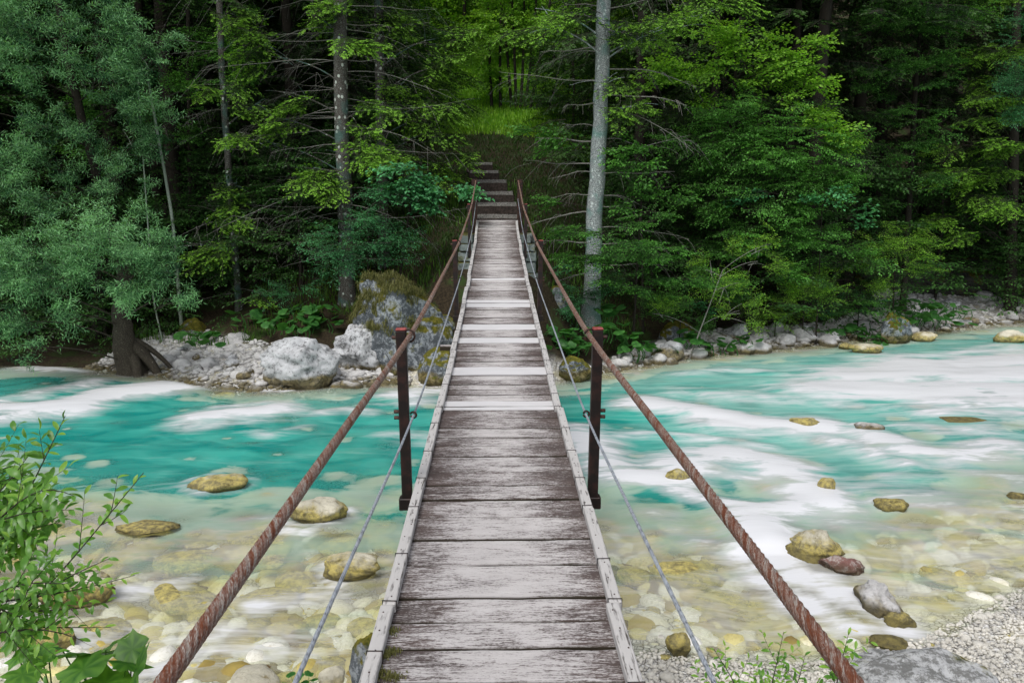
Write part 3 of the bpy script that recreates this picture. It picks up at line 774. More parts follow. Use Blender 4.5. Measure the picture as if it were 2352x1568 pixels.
def bedpt():
    q = on(rng.uniform(-60, 2420), rng.uniform(1080, 1570), 0)
    if not (np.interp(q[0], NSX, NSY) - .15 < q[1] < np.interp(q[0], FSX, FSY)): return None
    z = tz(q[0], q[1])
    return (q[0], q[1], z - .03) if -.5 < z < -.035 - .05 * rng.random() else None
gravel('river_bed_stones', 'golden and cream cobbles paving the river bed under the clear shallows', many(bedpt, 2200), .04, .20, M['bed_stone'], 2)
def nb2():
    q = on(rng.uniform(1450, 2450), rng.uniform(1330, 1700), 0)
    if q[1] > np.interp(q[0], NSX, NSY) + .1: return None
    return (q[0], q[1], tz(q[0], q[1]))
gravel('gravel', 'small cream pebbles covering the near bank at the lower right', many(nb2, 6500), .008, .030, M['pebble_cream'])

# ------------------------------------------------------------------ stairway
STEPY = [19.15, 19.9, 20.7, 21.6, 22.6, 23.6]; STEPZ = [3.22, 3.50, 3.77, 4.08, 4.36, 4.62]; STEPX = [.0, -.02, -.06, -.18, -.36, -.5]
STEPD = [.75, .8, .9, 1.0, 1.0, 1.0]
stair = empty('stairway', (0, 19.15, 3.0), label='dark log steps with gravel treads climbing into the forest behind the bridge', cat='steps')
def stair_gravel():
    m = new_mat('stair_gravel'); g = N(m); pos = g('ShaderNodeNewGeometry').outputs['Position']
    n = g.noise(pos, 26, 4, .85)
    g.out(g.pr(g.mix(g.smap(n, .45, .6), (.03, .028, .022), (.34, .33, .31)), .9, g.bump(n, 1, .02), .2)); return m
M['stair_gravel'] = stair_gravel()
for k in range(6):
    me = box_mesh('riser', 1.12 - .07 * k, .12, .22, [M['timber_dark']], .01, (6, 1, 1), .012, k)
    ob('riser', me, stair, (STEPX[k], STEPY[k] - 19.15, STEPZ[k] - 3.0 - .11), (0, 0, .02 * (-1) ** k))
    me = box_mesh('tread', 1.08 - .07 * k, STEPD[k] - .07, .2, [M['stair_gravel']], .0, (6, 1, 1), .01, k)
    ob('tread', me, stair, (STEPX[k], STEPY[k] - 19.15 + STEPD[k] / 2 + .03, STEPZ[k] - 3.0 - .115 + .055), (.145, 0, 0))

# ------------------------------------------------------------------ bridge
DK = np.array([(-3, 1.60), (0, 1.63), (2.5, 1.655), (4.4, 1.665), (6, 1.635), (8, 1.575), (10, 1.50), (12, 1.375), (14, 1.23), (16, 1.05), (17.5, .86), (18.9, .62), (20, .5)])
_yy = np.linspace(-3, 20, 461); _dd = np.interp(_yy, DK[:, 0], DK[:, 1])
_k = np.ones(25) / 25; _dd = np.convolve(np.pad(_dd, 12, mode='reflect', reflect_type='odd'), _k, 'valid')
def deckz(y): return CAMZ - float(np.interp(y, _yy, _dd))
def deck_at(py):
    lo, hi = .8, 19.2
    r = ray(1141, py)
    for _ in range(40):
        m_ = (lo + hi) / 2; z = C0[2] + r[2] / r[1] * m_
        if z > deckz(m_): lo = m_
        else: hi = m_
    return lo
bridge = empty('suspension_bridge', (0, 1.0, deckz(1.0)), label='narrow wooden plank footbridge hung on rusty steel cables over the turquoise river', cat='footbridge')
B0 = Vector(bridge.location)
gaps_px = [1568, 1490, 1428, 1374, 1297, 1239, 1188, 1147, 1115, 1083, 1048, 1024, 1003, 983, 959, 941, 933, 920, 906, 894, 883, 873, 862, 843, 829.5, 818, 807.6, 797, 787, 774, 765, 757, 743.5, 735, 729, 720, 711, 705.5, 696, 689, 682.5, 675, 668, 660.8, 655, 649, 643, 638, 628.7, 620, 611.5, 606, 601, 594, 587.5]
ge = [deck_at(p) for p in gaps_px]
ge = [-2.3, -2.0, -1.75, -1.45, -1.2, -.9, -.6, -.3, 0.0, .2, 0.4, .72, 1.0, 1.28, 1.55, 1.86, 2.12] + [g_ for g_ in ge if g_ > 2.3]
y_ = ge[-1]
while y_ < 18.9:
    y_ += random.uniform(.12, .24); ge.append(y_)
pale_mid = [deck_at(p) for p in (927, 937, 852.5, 750, 692.5, 700.7, 640.5, 780)]
for k in range(len(ge) - 1):
    a, b = ge[k], ge[k + 1]
    if b - a < .04: continue
    yc = (a + b) / 2; wd = b - a - (random.uniform(.010, .020) if a < 8 else random.uniform(.012, .022))
    pale = any(a < q < b for q in pale_mid)
    thick = .045
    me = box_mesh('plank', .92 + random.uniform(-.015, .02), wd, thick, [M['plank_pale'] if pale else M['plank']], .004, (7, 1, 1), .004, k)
    slope = math.atan2(deckz(b) - deckz(a), b - a)
    z = deckz(yc) - thick / 2 + random.uniform(-.004, .004)
    ob('plank', me, bridge, Vector((random.uniform(-.01, .01), yc, z)) - B0, (slope, random.uniform(-.006, .006), random.uniform(-.008, .008)))
# nosing at the far end
# edge rails
def rail_run(side):
    joints = [-2.3, -1.3, -.4, .5, 1.35, 2.15, 2.95, 3.95, 4.85] + list(np.arange(5.85, 18.6, .98)) + [18.75]
    for k in range(len(joints) - 1):
        a, b = joints[k], joints[k + 1]; L = b - a - .006
        me = box_mesh('side_rail', .052, L, .042, [M['rail']], .004, (1, 1, 1))
        yc = (a + b) / 2; slope = math.atan2(deckz(b) - deckz(a), b - a)
        x = side * (.455 + random.uniform(-.008, .008))
        r_ = ob('side_rail', me, bridge, Vector((x, yc, deckz(yc) + .024)) - B0, (slope, 0, random.uniform(-.006, .006)))
        nn = max(2, int(L / .13)) if a < 9 else 4
        for q in range(nn):
            yy = -L / 2 + .06 + (L - .12) * q / (nn - 1)
            ob('nail', NAIL, r_, (random.uniform(-.012, .012), yy, .0215))
        for yy in (-L / 2 + .02, random.uniform(-.15, .2)):
            ob('tie_wire', TIE, r_, (0, yy, 0), (0, 0, random.uniform(-.08, .08)))
bm = bmesh.new(); bmesh.ops.create_cone(bm, cap_ends=True, segments=6, radius1=.0042, radius2=.003, depth=.004); NAIL = bpy.data.meshes.new('nail'); bm.to_mesh(NAIL); bm.free(); NAIL.materials.append(M['iron'])
hw, hh = .0285, .0235
TP = np.array([(-hw, 0, -hh), (-hw, 0, hh), (0, 0, hh + .001), (hw, 0, hh), (hw, 0, -hh), (0, 0, -hh - .001), (-hw, 0, -hh)], float)
def rect_wire(name, hw, hh, r, mat):
    a = Acc(); pts = [(-hw, -hh), (-hw, hh), (hw, hh), (hw, -hh)]
    P = []
    for i in range(5):
        c = pts[i % 4]; P.append((c[0], 0, c[1]))
    for i in range(4):
        p, q = np.array(P[i]), np.array(P[i + 1]); L = np.linalg.norm(q - p); d = (q - p) / L; n1 = np.array([0, 1.0, 0]); n2 = np.cross(d, n1)
        V = np.array([e + r * (s1 * n1 + s2 * n2) for e in (p - d * r, q + d * r) for s1, s2 in ((-1, -1), (1, -1), (1, 1), (-1, 1))])
        Q = [(0, 1, 5, 4), (1, 2, 6, 5), (2, 3, 7, 6), (3, 0, 4, 7), (0, 3, 2, 1), (4, 5, 6, 7)]
        a.quads(V, Q)
    return a.mesh(name, [mat])
TIE = rect_wire('tie_wire', hw, hh, .0016, M['wire'])
rail_run(-1); rail_run(1)

# cables
def profile(ptsYZ):
    P = np.array(ptsYZ); yy = np.linspace(-4, 22, 521); zz = np.interp(yy, P[:, 0], P[:, 1]); k = np.ones(31) / 31
    for _ in range(2): zz = np.convolve(np.pad(zz, 15, mode='reflect', reflect_type='odd'), k, 'valid')
    return lambda y: np.interp(y, yy, zz)
topz = profile([(-4, 3.30), (1.05, 3.10), (1.75, 3.092), (4.36, 3.012), (10.15, 3.17), (15.45, 3.545), (19.0, 4.09), (22, 4.6)])
lowz = profile([(-4, 2.95), (1.68, 2.685), (2.35, 2.655), (4.36, 2.555), (10.15, at(1049, 641, 10.15)[2] - .01), (15.45, at(1081.6, 530, 15.45)[2] - .01), (19.0, at(1093.5, 458, 19.0)[2]), (22, 4.3)])
def cable(name, x, zf, y0, y1, rad, lobes, pitch, mat, label, depth=.30):
    ys_ = [y0]
    while ys_[-1] < y1: ys_.append(ys_[-1] + (.04 if ys_[-1] < .6 else max(.010, .0050 * ys_[-1])))
    ys_ = np.array(ys_); n = 40 if rad > .010 else 12
    P = np.stack([np.full_like(ys_, x), ys_, zf(ys_)], 1)
    th = np.arange(n) / n * 2 * math.pi
    al = (ys_ - y0)
    ph = (1 if x > 0 else -1) * al / pitch * 2 * math.pi
    lob = np.abs(np.cos((th[None, :] + ph[:, None]) * lobes / 2))
    rr = rad * (1 - depth + depth * lob)
    V = P[:, None, :] + np.stack([rr * np.cos(th)[None], np.zeros_like(rr), rr * np.sin(th)[None]], -1)
    k = len(ys_)
    i = np.arange(k - 1)[:, None] * n; j = np.arange(n)[None, :]; j2 = (j + 1) % n
    Q = np.stack([i + j, i + j2, i + n + j2, i + n + j], -1).reshape(-1, 4)
    st = ((th[None, :] + ph[:, None]) * lobes / (2 * math.pi))
    st = np.broadcast_to(st, (k, n)); 
    me = mesh_np(name, (V.reshape(-1, 3) - np.array(B0)), Q, None, [M[mat]], None, {'strand': (st % 6).ravel(), 'along': np.broadcast_to(al[:, None], (k, n)).ravel(), 'groove': (1 - lob).ravel() ** 3}, True)
    ob(name, me, bridge, label=label)
for sx in (-1, 1):
    cable('main_cable', sx * .497, topz, -2.4, 19.0, .0148, 8, .20, 'rope', 'thick twisted rusty main cable on the %s' % ('left' if sx < 0 else 'right'))
    cable('hand_cable', sx * .486, lowz, -2.4, 19.0, .0066, 6, .07, 'rope_thin', 'thin grey lower cable on the %s' % ('left' if sx < 0 else 'right'), .22)

# posts
def ring_mesh(name, R1, r1, mat):
    th = np.linspace(0, 2 * math.pi, 17); a = Acc()
    a.tube(np.stack([np.cos(th) * R1, np.zeros(17), np.sin(th) * R1], 1), r1, 6); return a.mesh(name, [mat], True)
RING = ring_mesh('cable_ring', .034, .0065, M['iron']); RING2 = ring_mesh('cable_ring', .017, .006, M['iron'])
bm = bmesh.new(); bmesh.ops.create_cone(bm, cap_ends=True, segments=6, radius1=.011, radius2=.011, depth=.03); BOLT = bpy.data.meshes.new('bolt'); bm.to_mesh(BOLT); bm.free(); BOLT.materials.append(M['iron'])
for (Y, xx) in ((4.36, .54), (10.15, .54), (15.45, .54)):
    zt = float(topz(Y)) + .03; zb = deckz(Y) - .12
    for sx in (-1, 1):
        h = zt - zb
        me = box_mesh('post', .057, .052, h, [M['post']], .004)
        p = ob('post', me, bridge, Vector((sx * xx, Y, (zt + zb) / 2)) - B0, (0, sx * .012, 0))
        ob('post_cap', box_mesh('post_cap', .059, .054, .012, [M['post_cap']], .004), p, (0, 0, h / 2 + .006))
        ob('post_foot', box_mesh('post_foot', .07, .064, .045, [M['post']], .003), p, (0, 0, -h / 2 + .02))
        ob('cable_ring', RING, p, (-sx * .043, -.012, float(topz(Y)) - (zt + zb) / 2), (0, 0, .25 * sx))
        ob('cable_ring', RING2, p, (-sx * .053, -.012, float(lowz(Y)) - (zt + zb) / 2), (0, 0, .25 * sx))
        for dz in (-.018, .018):
            ob('bolt', BOLT, p, (sx * .042, 0, float(lowz(Y)) - (zt + zb) / 2 + dz), (0, R(90), 0))
            if dz > 0: ob('bolt', BOLT, p, (sx * .038, 0, float(topz(Y)) - (zt + zb) / 2 - .01), (0, R(90), 0))
    ob('cross_beam', box_mesh('cross_beam', 1.16, .07, .07, [M['post']], .004), bridge, Vector((0, Y, deckz(Y) - .09)) - B0)
for sx in (-1, 1):
    zt = float(topz(19.0)) + .04
    h = zt - 2.75
    me = box_mesh('end_post', .13, .10, h, [M['iron']], .006)
    ob('end_post', me, bridge, Vector((sx * .535, 19.06, 2.75 + h / 2)) - B0, label='dark %s end post where the cables are anchored' % ('left' if sx < 0 else 'right'))
for sx in (-1, 1):
    ob('end_post', box_mesh('end_post', .13, .10, 2.6, [M['iron']], .006), bridge, Vector((sx * .56, -2.42, float(topz(-2.4)) - 1.25)) - B0)
for Y in np.arange(-2.1, 18.8, 1.05):
    if min(abs(Y - q) for q in (4.36, 10.15, 15.45)) < .3: continue
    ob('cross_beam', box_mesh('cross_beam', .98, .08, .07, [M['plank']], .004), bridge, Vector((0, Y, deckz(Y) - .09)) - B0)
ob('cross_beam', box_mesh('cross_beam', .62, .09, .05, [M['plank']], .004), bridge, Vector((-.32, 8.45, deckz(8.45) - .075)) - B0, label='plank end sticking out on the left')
for sx in (-1, 1):
    ys2 = np.linspace(-2.3, 18.9, 60); a = Acc()
    a.tube(np.stack([np.full(60, sx * .34), ys2, [deckz(q) - .15 for q in ys2]], 1) - np.array(B0), .02, 8)
    ob('deck_cable', a.mesh('deck_cable', [M['iron']], True), bridge)

# masonry abutment under the far end
ab = empty('stone_abutment', (0, 18.7, 1.6), label='grey green stone block pier carrying the far end of the footbridge', cat='abutment')
z = 1.15; row = 0
sb = [box_mesh('stone', 1, 1, 1, [M['masonry']], .07, (2, 1, 1), .05, 900 + i) for i in range(5)]
while z < 2.72:
    hrow = random.uniform(.17, .27); hwid = .82 + (3.0 - z) * .10
    x = -hwid
    while x < hwid - .05:
        wd = min(random.uniform(.28, .52), hwid - x)
        d = .5
        ob('stone', random.choice(sb), ab, (x + wd / 2 + random.uniform(-.01, .01), -.28 - (3.0 - z) * .07 + random.uniform(-.03, .03), z + hrow / 2 - 1.6), (0, 0, random.uniform(-.05, .05)), (wd - .015, d, hrow - .015))
        x += wd
    for sx in (-1, 1):
        ob('stone', random.choice(sb), ab, (sx * (hwid - .2), .25, z + hrow / 2 - 1.6), (0, 0, random.uniform(-.05, .05)), (.42, .56, hrow - .015))
    z += hrow; row += 1
# FOLIAGE_PART
# ------------------------------------------------------------------ foliage builders
def unit(v): return v / (np.linalg.norm(v, axis=-1, keepdims=True) + 1e-9)

class Spray:
    def __init__(s): s.p, s.d, s.n, s.l, s.w, s.t, s.tw = [], [], [], [], [], [], []
    def leaf(s, p, d, n, l, w_, t): s.p.append(p); s.d.append(d); s.n.append(n); s.l.append(l); s.w.append(w_); s.t.append(t)
    def twig(s, a, b, r): s.tw.append((a, b, r))
    def build(s, fold=.12, droop=.15):
        P, D, Nn = map(lambda q: np.array(q, float), (s.p, s.d, s.n)); L = np.array(s.l)[:, None]; W = np.array(s.w)[:, None]
        D = unit(D); S = unit(np.cross(D, Nn)); Nn = np.cross(S, D)
        mid = P + D * L * .45
        V = np.stack([P, mid + S * W / 2 + Nn * W * fold, P + D * L - Nn * L * droop, mid - S * W / 2 + Nn * W * fold], 1).reshape(-1, 3)
        Q = np.arange(len(V)).reshape(-1, 4); t = np.repeat(np.array(s.t), 4); mi = np.zeros(len(Q), int)
        if s.tw:
            A = np.array([q[0] for q in s.tw]); B = np.array([q[1] for q in s.tw]); r = np.array([q[2] for q in s.tw])[:, None]
            d = unit(B - A); u = unit(np.cross(d, np.array([.1, .2, 1.0]))); w_ = np.cross(d, u)
            # three sided twig
            th = [0, 2.094, 4.189]
            R0 = [A + r * (math.cos(q) * u + math.sin(q) * w_) for q in th]; R1 = [B + r * .6 * (math.cos(q) * u + math.sin(q) * w_) for q in th]
            TV = np.stack(R0 + R1, 1).reshape(-1, 3)
            base = np.arange(len(A))[:, None] * 6 + len(V)
            big = base[r[:, 0] > .004]; TQ = np.concatenate([base + np.array((0, 1, 4, 3))] + [big + np.array(q) for q in ((1, 2, 5, 4), (2, 0, 3, 5))], 0)
            V = np.concatenate([V, TV]); t = np.concatenate([t, np.full(len(TV), .3)]); Q = np.concatenate([Q, TQ]); mi = np.concatenate([mi, np.ones(len(TQ), int)])
        return V, Q, t, mi

def spray_broad(seed, leaf=.075, asp=.58, nside=9, ang=52, jit=.35, density=1.0, droop=.12):
    r = np.random.default_rng(seed); s = Spray()
    prev = np.zeros(3)
    for i in range(1, 5):
        x = i / 4; q = np.array([x, .05 * math.sin(x * 5 + seed), -droop * x * x + .03 * x]); s.twig(prev, q, .006 * (1.2 - x)); prev = q
    def axis(x): return np.array([x, .05 * math.sin(x * 5 + seed), -droop * x * x + .03 * x])
    def lf(p, d, tip=0.0):
        nrm = np.array([r.normal(0, jit), r.normal(0, jit), 1.0]); l = leaf * r.uniform(.65, 1.2)
        s.leaf(p, d + np.array([0, 0, r.normal(-.12, .18)]), nrm, l, l * asp * r.uniform(.85, 1.15), np.clip(.35 + .35 * tip + r.normal(0, .16), 0, 1))
    for i in range(nside):
        x = .15 + .8 * (i + r.uniform(-.3, .3)) / nside
        for sd in ((-1) ** i,):
            a = R(ang + r.normal(0, 8)) * sd; L = (.48 - .30 * x) * r.uniform(.7, 1.2); dz = r.normal(-.05, .10)
            d = np.array([math.cos(a), math.sin(a), dz]); o = axis(x)
            s.twig(o, o + d * L, .0032)
            k = max(2, int(L / (leaf * .62) * density))
            for j in range(k):
                q = o + d * L * (j + .7) / k; b = a + R(48) * (1 if j % 2 else -1) * r.uniform(.7, 1.2)
                lf(q + np.array([0, 0, -.06 * (j / k) ** 2]), np.array([math.cos(b), math.sin(b), dz]), j / k * .6)
            lf(o + d * L, d, 1.0)
    for i in range(int(9 * density)):
        x = .1 + .9 * i / 9; b = R(45) * (1 if i % 2 else -1); lf(axis(x), np.array([math.cos(b), math.sin(b), 0]), x * .7)
    lf(axis(1.0), np.array([1., 0, -.1]), 1.0)
    return s.build()

def spray_spruce(seed, droop=.30):
    r = np.random.default_rng(seed); s = Spray()
    def axis(x): return np.array([x, .06 * math.sin(x * 4 + seed), -droop * x * x + .10 * x])
    for i in range(4): s.twig(axis(i / 4), axis((i + 1) / 4), .007 * (1.1 - i / 4))
    n = 12
    for i in range(n):
        x = .08 + .9 * i / n
        for sd in (1, -1):
            a = R(58 + r.normal(0, 9)) * sd; L = (.40 - .28 * x) * r.uniform(.55, 1.2); dz = -.35 + r.normal(0, .18)
            d = np.array([math.cos(a), math.sin(a), dz]); o = axis(x)
            s.twig(o, o + d * L * .9, .0028)
            k = max(2, int(L / .040))
            for j in range(k):
                f = (j + .5) / k
                for sg in (1, -1):
                    b = a + R(40) * sg; q = o + d * L * f
                    tip = 1.0 if j >= k - 2 else 0.0
                    s.leaf(q, np.array([math.cos(b), math.sin(b), dz * .7 + r.normal(0, .15)]), np.array([r.normal(0, .4), r.normal(0, .4), 1]), .050 * r.uniform(.8, 1.3), .016 * (1 + tip * .7), np.clip(.12 + .62 * tip + r.normal(0, .10), 0, 1))
            s.leaf(o + d * L * .92, d, np.array([r.normal(0, .3), r.normal(0, .3), 1]), .06, .022, np.clip(.85 + r.normal(0, .12), 0, 1))
    return s.build()

def spray_willow(seed, leaf=.125, w_=.021):
    r = np.random.default_rng(seed); s = Spray()
    def shoot(o, d, L, n):
        d = unit(d); prev = o
        for i in range(n):
            f = (i + 1) / n
            q = o + d * L * f + np.array([0, 0, -.10 * f * f * L])
            if i % 6 == 5 or i == n - 1: s.twig(prev, q, .0025); prev = q
            a = i * 2.4 + r.uniform(-.4, .4); u = unit(np.cross(d, np.array([0.1, 0.3, 1.0]))); v = np.cross(d, u)
            side = math.cos(a) * u + math.sin(a) * v
            dd = unit(d * r.uniform(.5, .9) + side)
            s.leaf(q, dd, np.array([r.normal(0, .5), r.normal(0, .5), 1.0]), leaf * r.uniform(.7, 1.2), w_ * r.uniform(.8, 1.2), np.clip(.1 + .6 * f + r.normal(0, .18), 0, 1))
    shoot(np.zeros(3), np.array([1, 0, .10]), .66, 18)
    for i in range(6):
        x = .1 + .08 * i; a = R(38 + r.uniform(-10, 15)) * (1 if i % 2 else -1)
        shoot(np.array([x, 0, .02]), np.array([math.cos(a), math.sin(a), r.normal(.08, .3)]), .32 + r.uniform(-.08, .1), 9)
    return s.build(.05, .12)

TEMPL = {
 'beech': [spray_broad(i, .072, .60) for i in range(5)],
 'hazel': [spray_broad(20 + i, .115, .72, 7, 50, .45, .9, .16) for i in range(4)],
 'small': [spray_broad(40 + i, .055, .52, 9, 45, .6, .9, .02) for i in range(4)],
 'spruce': [spray_spruce(60 + i) for i in range(4)],
 'willow': [spray_willow(80 + i) for i in range(5)],
 'bigleaf': [spray_broad(50 + i, .15, .80, 6, 50, .35, .8, .16) for i in range(3)],
}

def yprm(yaw, pitch, roll):
    cy, sy, cp, sp, cr, sr = np.cos(yaw), np.sin(yaw), np.cos(pitch), np.sin(pitch), np.cos(roll), np.sin(roll); o = np.zeros_like(yaw); i = o + 1
    Z = np.stack([cy, -sy, o, sy, cy, o, o, o, i], -1).reshape(-1, 3, 3)
    Yy = np.stack([cp, o, -sp, o, i, o, sp, o, cp], -1).reshape(-1, 3, 3)
    X = np.stack([i, o, o, o, cr, -sr, o, sr, cr], -1).reshape(-1, 3, 3)
    return Z @ Yy @ X

def place_sprays(acc, kind, P, yaw, pitch, roll, sc, tshift):
    tl = TEMPL[kind]; which = rng.integers(0, len(tl), len(P)); Rm = yprm(yaw, pitch, roll)
    for t, (V, Q, ti, mi) in enumerate(tl):
        k = np.where(which == t)[0]
        if not len(k): continue
        W = np.einsum('nij,kj->nki', Rm[k], V) * sc[k][:, None, None] + P[k][:, None, :]
        QQ = (Q[None] + (np.arange(len(k)) * len(V))[:, None, None]).reshape(-1, 4)
        acc.V.append(W.reshape(-1, 3)); acc.Q.append(QQ + acc.n); acc.mq.append(np.tile(mi, len(k)))
        acc.tint.append((ti[None] + tshift[k][:, None]).reshape(-1)); acc.n += W.shape[0] * W.shape[1]

def fill(acc, kind, c, rad, n, hub, size=(.7, 1.1), spread=.9, pitch=(0, .22), layered=0.0, surf=.35):
    """n sprays inside the ellipsoid c/rad growing away from hub"""
    m_ = max(2, n // (4 if kind == 'willow' else 6))
    dm = rng.normal(size=(m_, 3)); dm /= np.linalg.norm(dm, axis=1)[:, None]
    dm *= (rng.random(m_) ** surf)[:, None]
    d = dm[rng.integers(0, m_, n)] + rng.normal(0, .12 if kind == 'willow' else .15, (n, 3))
    P = c + d * rad
    if layered > 0:
        st = layered; P[:, 2] = np.round((P[:, 2] - c[2]) / st) * st + c[2] + rng.normal(0, st * .12, n)
    out = P - hub; yaw = np.arctan2(out[:, 1], out[:, 0]) + rng.normal(0, spread, n)
    sc = rng.uniform(size[0], size[1], n)
    pt = rng.normal(pitch[0], pitch[1], n)
    # start each spray one half length back so it is centred on its point
    back = np.stack([np.cos(yaw), np.sin(yaw), np.zeros(n)], 1) * (sc * .5)[:, None]
    place_sprays(acc, kind, P - back, yaw, pt, rng.normal(0, .3, n), sc, rng.normal(0, .20 if kind == 'willow' else .10, n) + .10 * d[:, 2])

def limb(acc, a, b, r0, r1, sag=.15, n=6, seg=7, m=0):
    a, b = np.array(a, float), np.array(b, float); t = np.linspace(0, 1, seg)[:, None]
    mid = (a + b) / 2 + np.array([rng.normal(0, .06), rng.normal(0, .06), sag]) * np.linalg.norm(b - a)
    P = (1 - t) ** 2 * a + 2 * t * (1 - t) * mid + t ** 2 * b
    acc.tube(P, np.linspace(r0, r1, seg), n, m)
    return P

def trunk_mesh(P, r0, r1, mat, flare=1.35, n=14, limbs=()):
    P = np.array(P, float); k = 26
    d = np.concatenate([[0], np.cumsum(np.linalg.norm(np.diff(P, axis=0), axis=1))]); tt = np.linspace(0, d[-1], k) ** 1.0
    Q = np.stack([np.interp(tt, d, P[:, i]) for i in range(3)], 1)
    for _ in range(2): Q[1:-1] = (Q[:-2] + Q[1:-1] * 2 + Q[2:]) / 4
    Q[1:-1] += rng.normal(0, r0 * .06, (k - 2, 3)) * np.array([1, 1, 0])
    f = tt / d[-1]; rad = r0 + (r1 - r0) * f + r0 * (flare - 1) * np.exp(-tt / (r0 * 2.2))
    a = Acc(); V, QQ = tube_arrays(Q, rad, n)
    ctr = np.repeat(Q, n, 0); V = ctr + (V - ctr) * (1 + .10 * (fbm(np.tile(np.arange(n), k) * 2.2, V[:, 2] * 1.4, 1.0, 3) - .45))[:, None]
    a.quads(V, QQ)
    for (s0, s1, ra, rb) in limbs: limb(a, s0, s1, ra, rb)
    return a.mesh('trunk', [M[mat]], True), Q

def px_clusters(cl):
    """(px, py, Y, rx px, ry px, n) -> centre, radii, n"""
    o = []
    for (px, py, Y, rx, ry, n) in cl:
        c = at(px, py, Y); k = (Y) / F
        o.append((c, np.array([rx * k, max(.35, min(1.3, rx * k * .7)), ry * k]), n))
    return o

def tree(name, label, cat, base, top, r0, r1, bark, kind, leafm, clusters, group=None, layered=0.0, size=(.7, 1.1), pitch=(0, .22), spread=.9, lim=True, dead=0, flare=1.35, extra=(), mid=None, twigm='twig', surf=.35):
    """base/top = (px,py,Y) of the trunk foot and the highest point given; the foot goes down to the ground"""
    b = at(*base); b[2] = tz(b[0], b[1]) - .12
    t = at(*top)
    pts = [b] + ([at(*q) for q in (mid or [])]) + [t]
    pts = [q - b for q in pts]
    root = empty(name, tuple(b), label=label, cat=cat, group=group)
    cl = [(c - b, rd, n) for c, rd, n in px_clusters(clusters)]
    tp = np.array(pts)
    def on_trunk(z):
        zz = tp[:, 2]; z = np.clip(z, zz.min() + .1, zz.max()); return np.array([np.interp(z, zz, tp[:, 0]), np.interp(z, zz, tp[:, 1]), z])
    lm = []
    for c, rd, n in cl:
        if lim:
            dist = np.linalg.norm((c - on_trunk(c[2]))[:2]); s0 = on_trunk(c[2] - dist * .35)
            lm.append((s0, c, min(r0 * .3, .022), .006))
            for _ in range(3): lm.append((c + (s0 - c) * rng.uniform(.1, .5), c + rng.normal(size=3) * rd * .55, .009, .003))
    lm += list(extra)
    me, Q = trunk_mesh(pts, r0, r1, bark, flare, limbs=lm)
    ob('trunk', me, root)
    if cl:
        a = Acc()
        for c, rd, n in cl:
            hub = on_trunk(c[2]) if lim else c * .8
            fill(a, kind, c, rd, n, hub, size, spread, pitch, layered, surf)
        ob('crown', a.mesh('crown', [M[leafm], M[twigm]]), root)
    return root, b, on_trunk

def dead_branches(root, ontr, zs, Lr, r=.018, matn='twig_pale', dirs=None, droop=-.12, sub=8, up=.0):
    r0_, d0_ = r, droop
    for i, z in enumerate(zs):
        z = z + rng.normal(0, .12); r = r0_ * rng.uniform(.35, .75); droop = d0_ + rng.normal(0, .16)
        s0 = ontr(z); yaw = dirs[i] if dirs is not None else rng.uniform(-math.pi, math.pi)
        L = rng.uniform(*Lr); a = Acc(); k = 9; t = np.linspace(0, 1, k)
        P = s0 + np.stack([np.cos(yaw + .25 * t * rng.normal()) * L * t, np.sin(yaw) * L * t, L * (up * t + droop * t ** 2) + .02 * np.sin(t * 9 + i)], 1)
        a.tube(P, np.linspace(r, r * .2, k), 5)
        for j in range(sub):
            q = rng.uniform(.25, 1.0); o = P[int(q * (k - 1))]; aa = yaw + rng.choice([-1, 1]) * rng.uniform(.4, 1.1); l = L * rng.uniform(.12, .34)
            tt = np.linspace(0, 1, 5); C = o + np.stack([np.cos(aa) * l * tt, np.sin(aa) * l * tt, -l * .7 * tt ** 2 + .1 * l * np.sin(tt * 4 + j)], 1)
            a.tube(C, np.linspace(r * .30, r * .10, 5), 3)
        ob('dead_branch', a.mesh('dead_branch', [M[matn]], False), root)

# ------------------------------------------------------------------ the big trunks
LR = [0.1, math.pi - .1, -.5, math.pi + .5, -1.0, math.pi + 1.0]
def lrdirs(n): return [rng.choice([0, math.pi]) + rng.uniform(-.75, .3) * (1) for _ in range(n)]
r1, b1, ot1 = tree('spruce_tree', 'tall lichen spotted spruce trunk rising behind the big mossy boulder, left of the bridge', 'spruce tree', (800, 740, 19.6), (772, -420, 19.6), .19, .13, 'bark_spruce', 'spruce', 'leaf_spruce',
   [(820, 115, 19.0, 60, 30, 7), (640, 210, 19.0, 70, 28, 7), (700, 30, 19, 90, 40, 10), (620, 130, 19.3, 60, 30, 6), (800, 350, 18.9, 95, 28, 15), (720, 385, 18.9, 60, 18, 8), (560, 320, 19.2, 60, 28, 8), (700, 425, 18.8, 75, 14, 9), (620, 270, 19.4, 80, 30, 8), (820, 260, 19.2, 55, 24, 8), (780, -200, 19.6, 260, 120, 60), (620, -120, 19.6, 160, 90, 30)],
   mid=[(797, 600, 19.6), (783, 200, 19.6)], size=(.8, 1.25), pitch=(-.12, .15), spread=.7)
dead_branches(r1, ot1, np.linspace(1.2, 7.6, 46), (1.2, 3.6), .018, 'twig_pale', [(math.pi if i % 3 else 0) + rng.uniform(-.6, .5) for i in range(46)], -.10, 10)

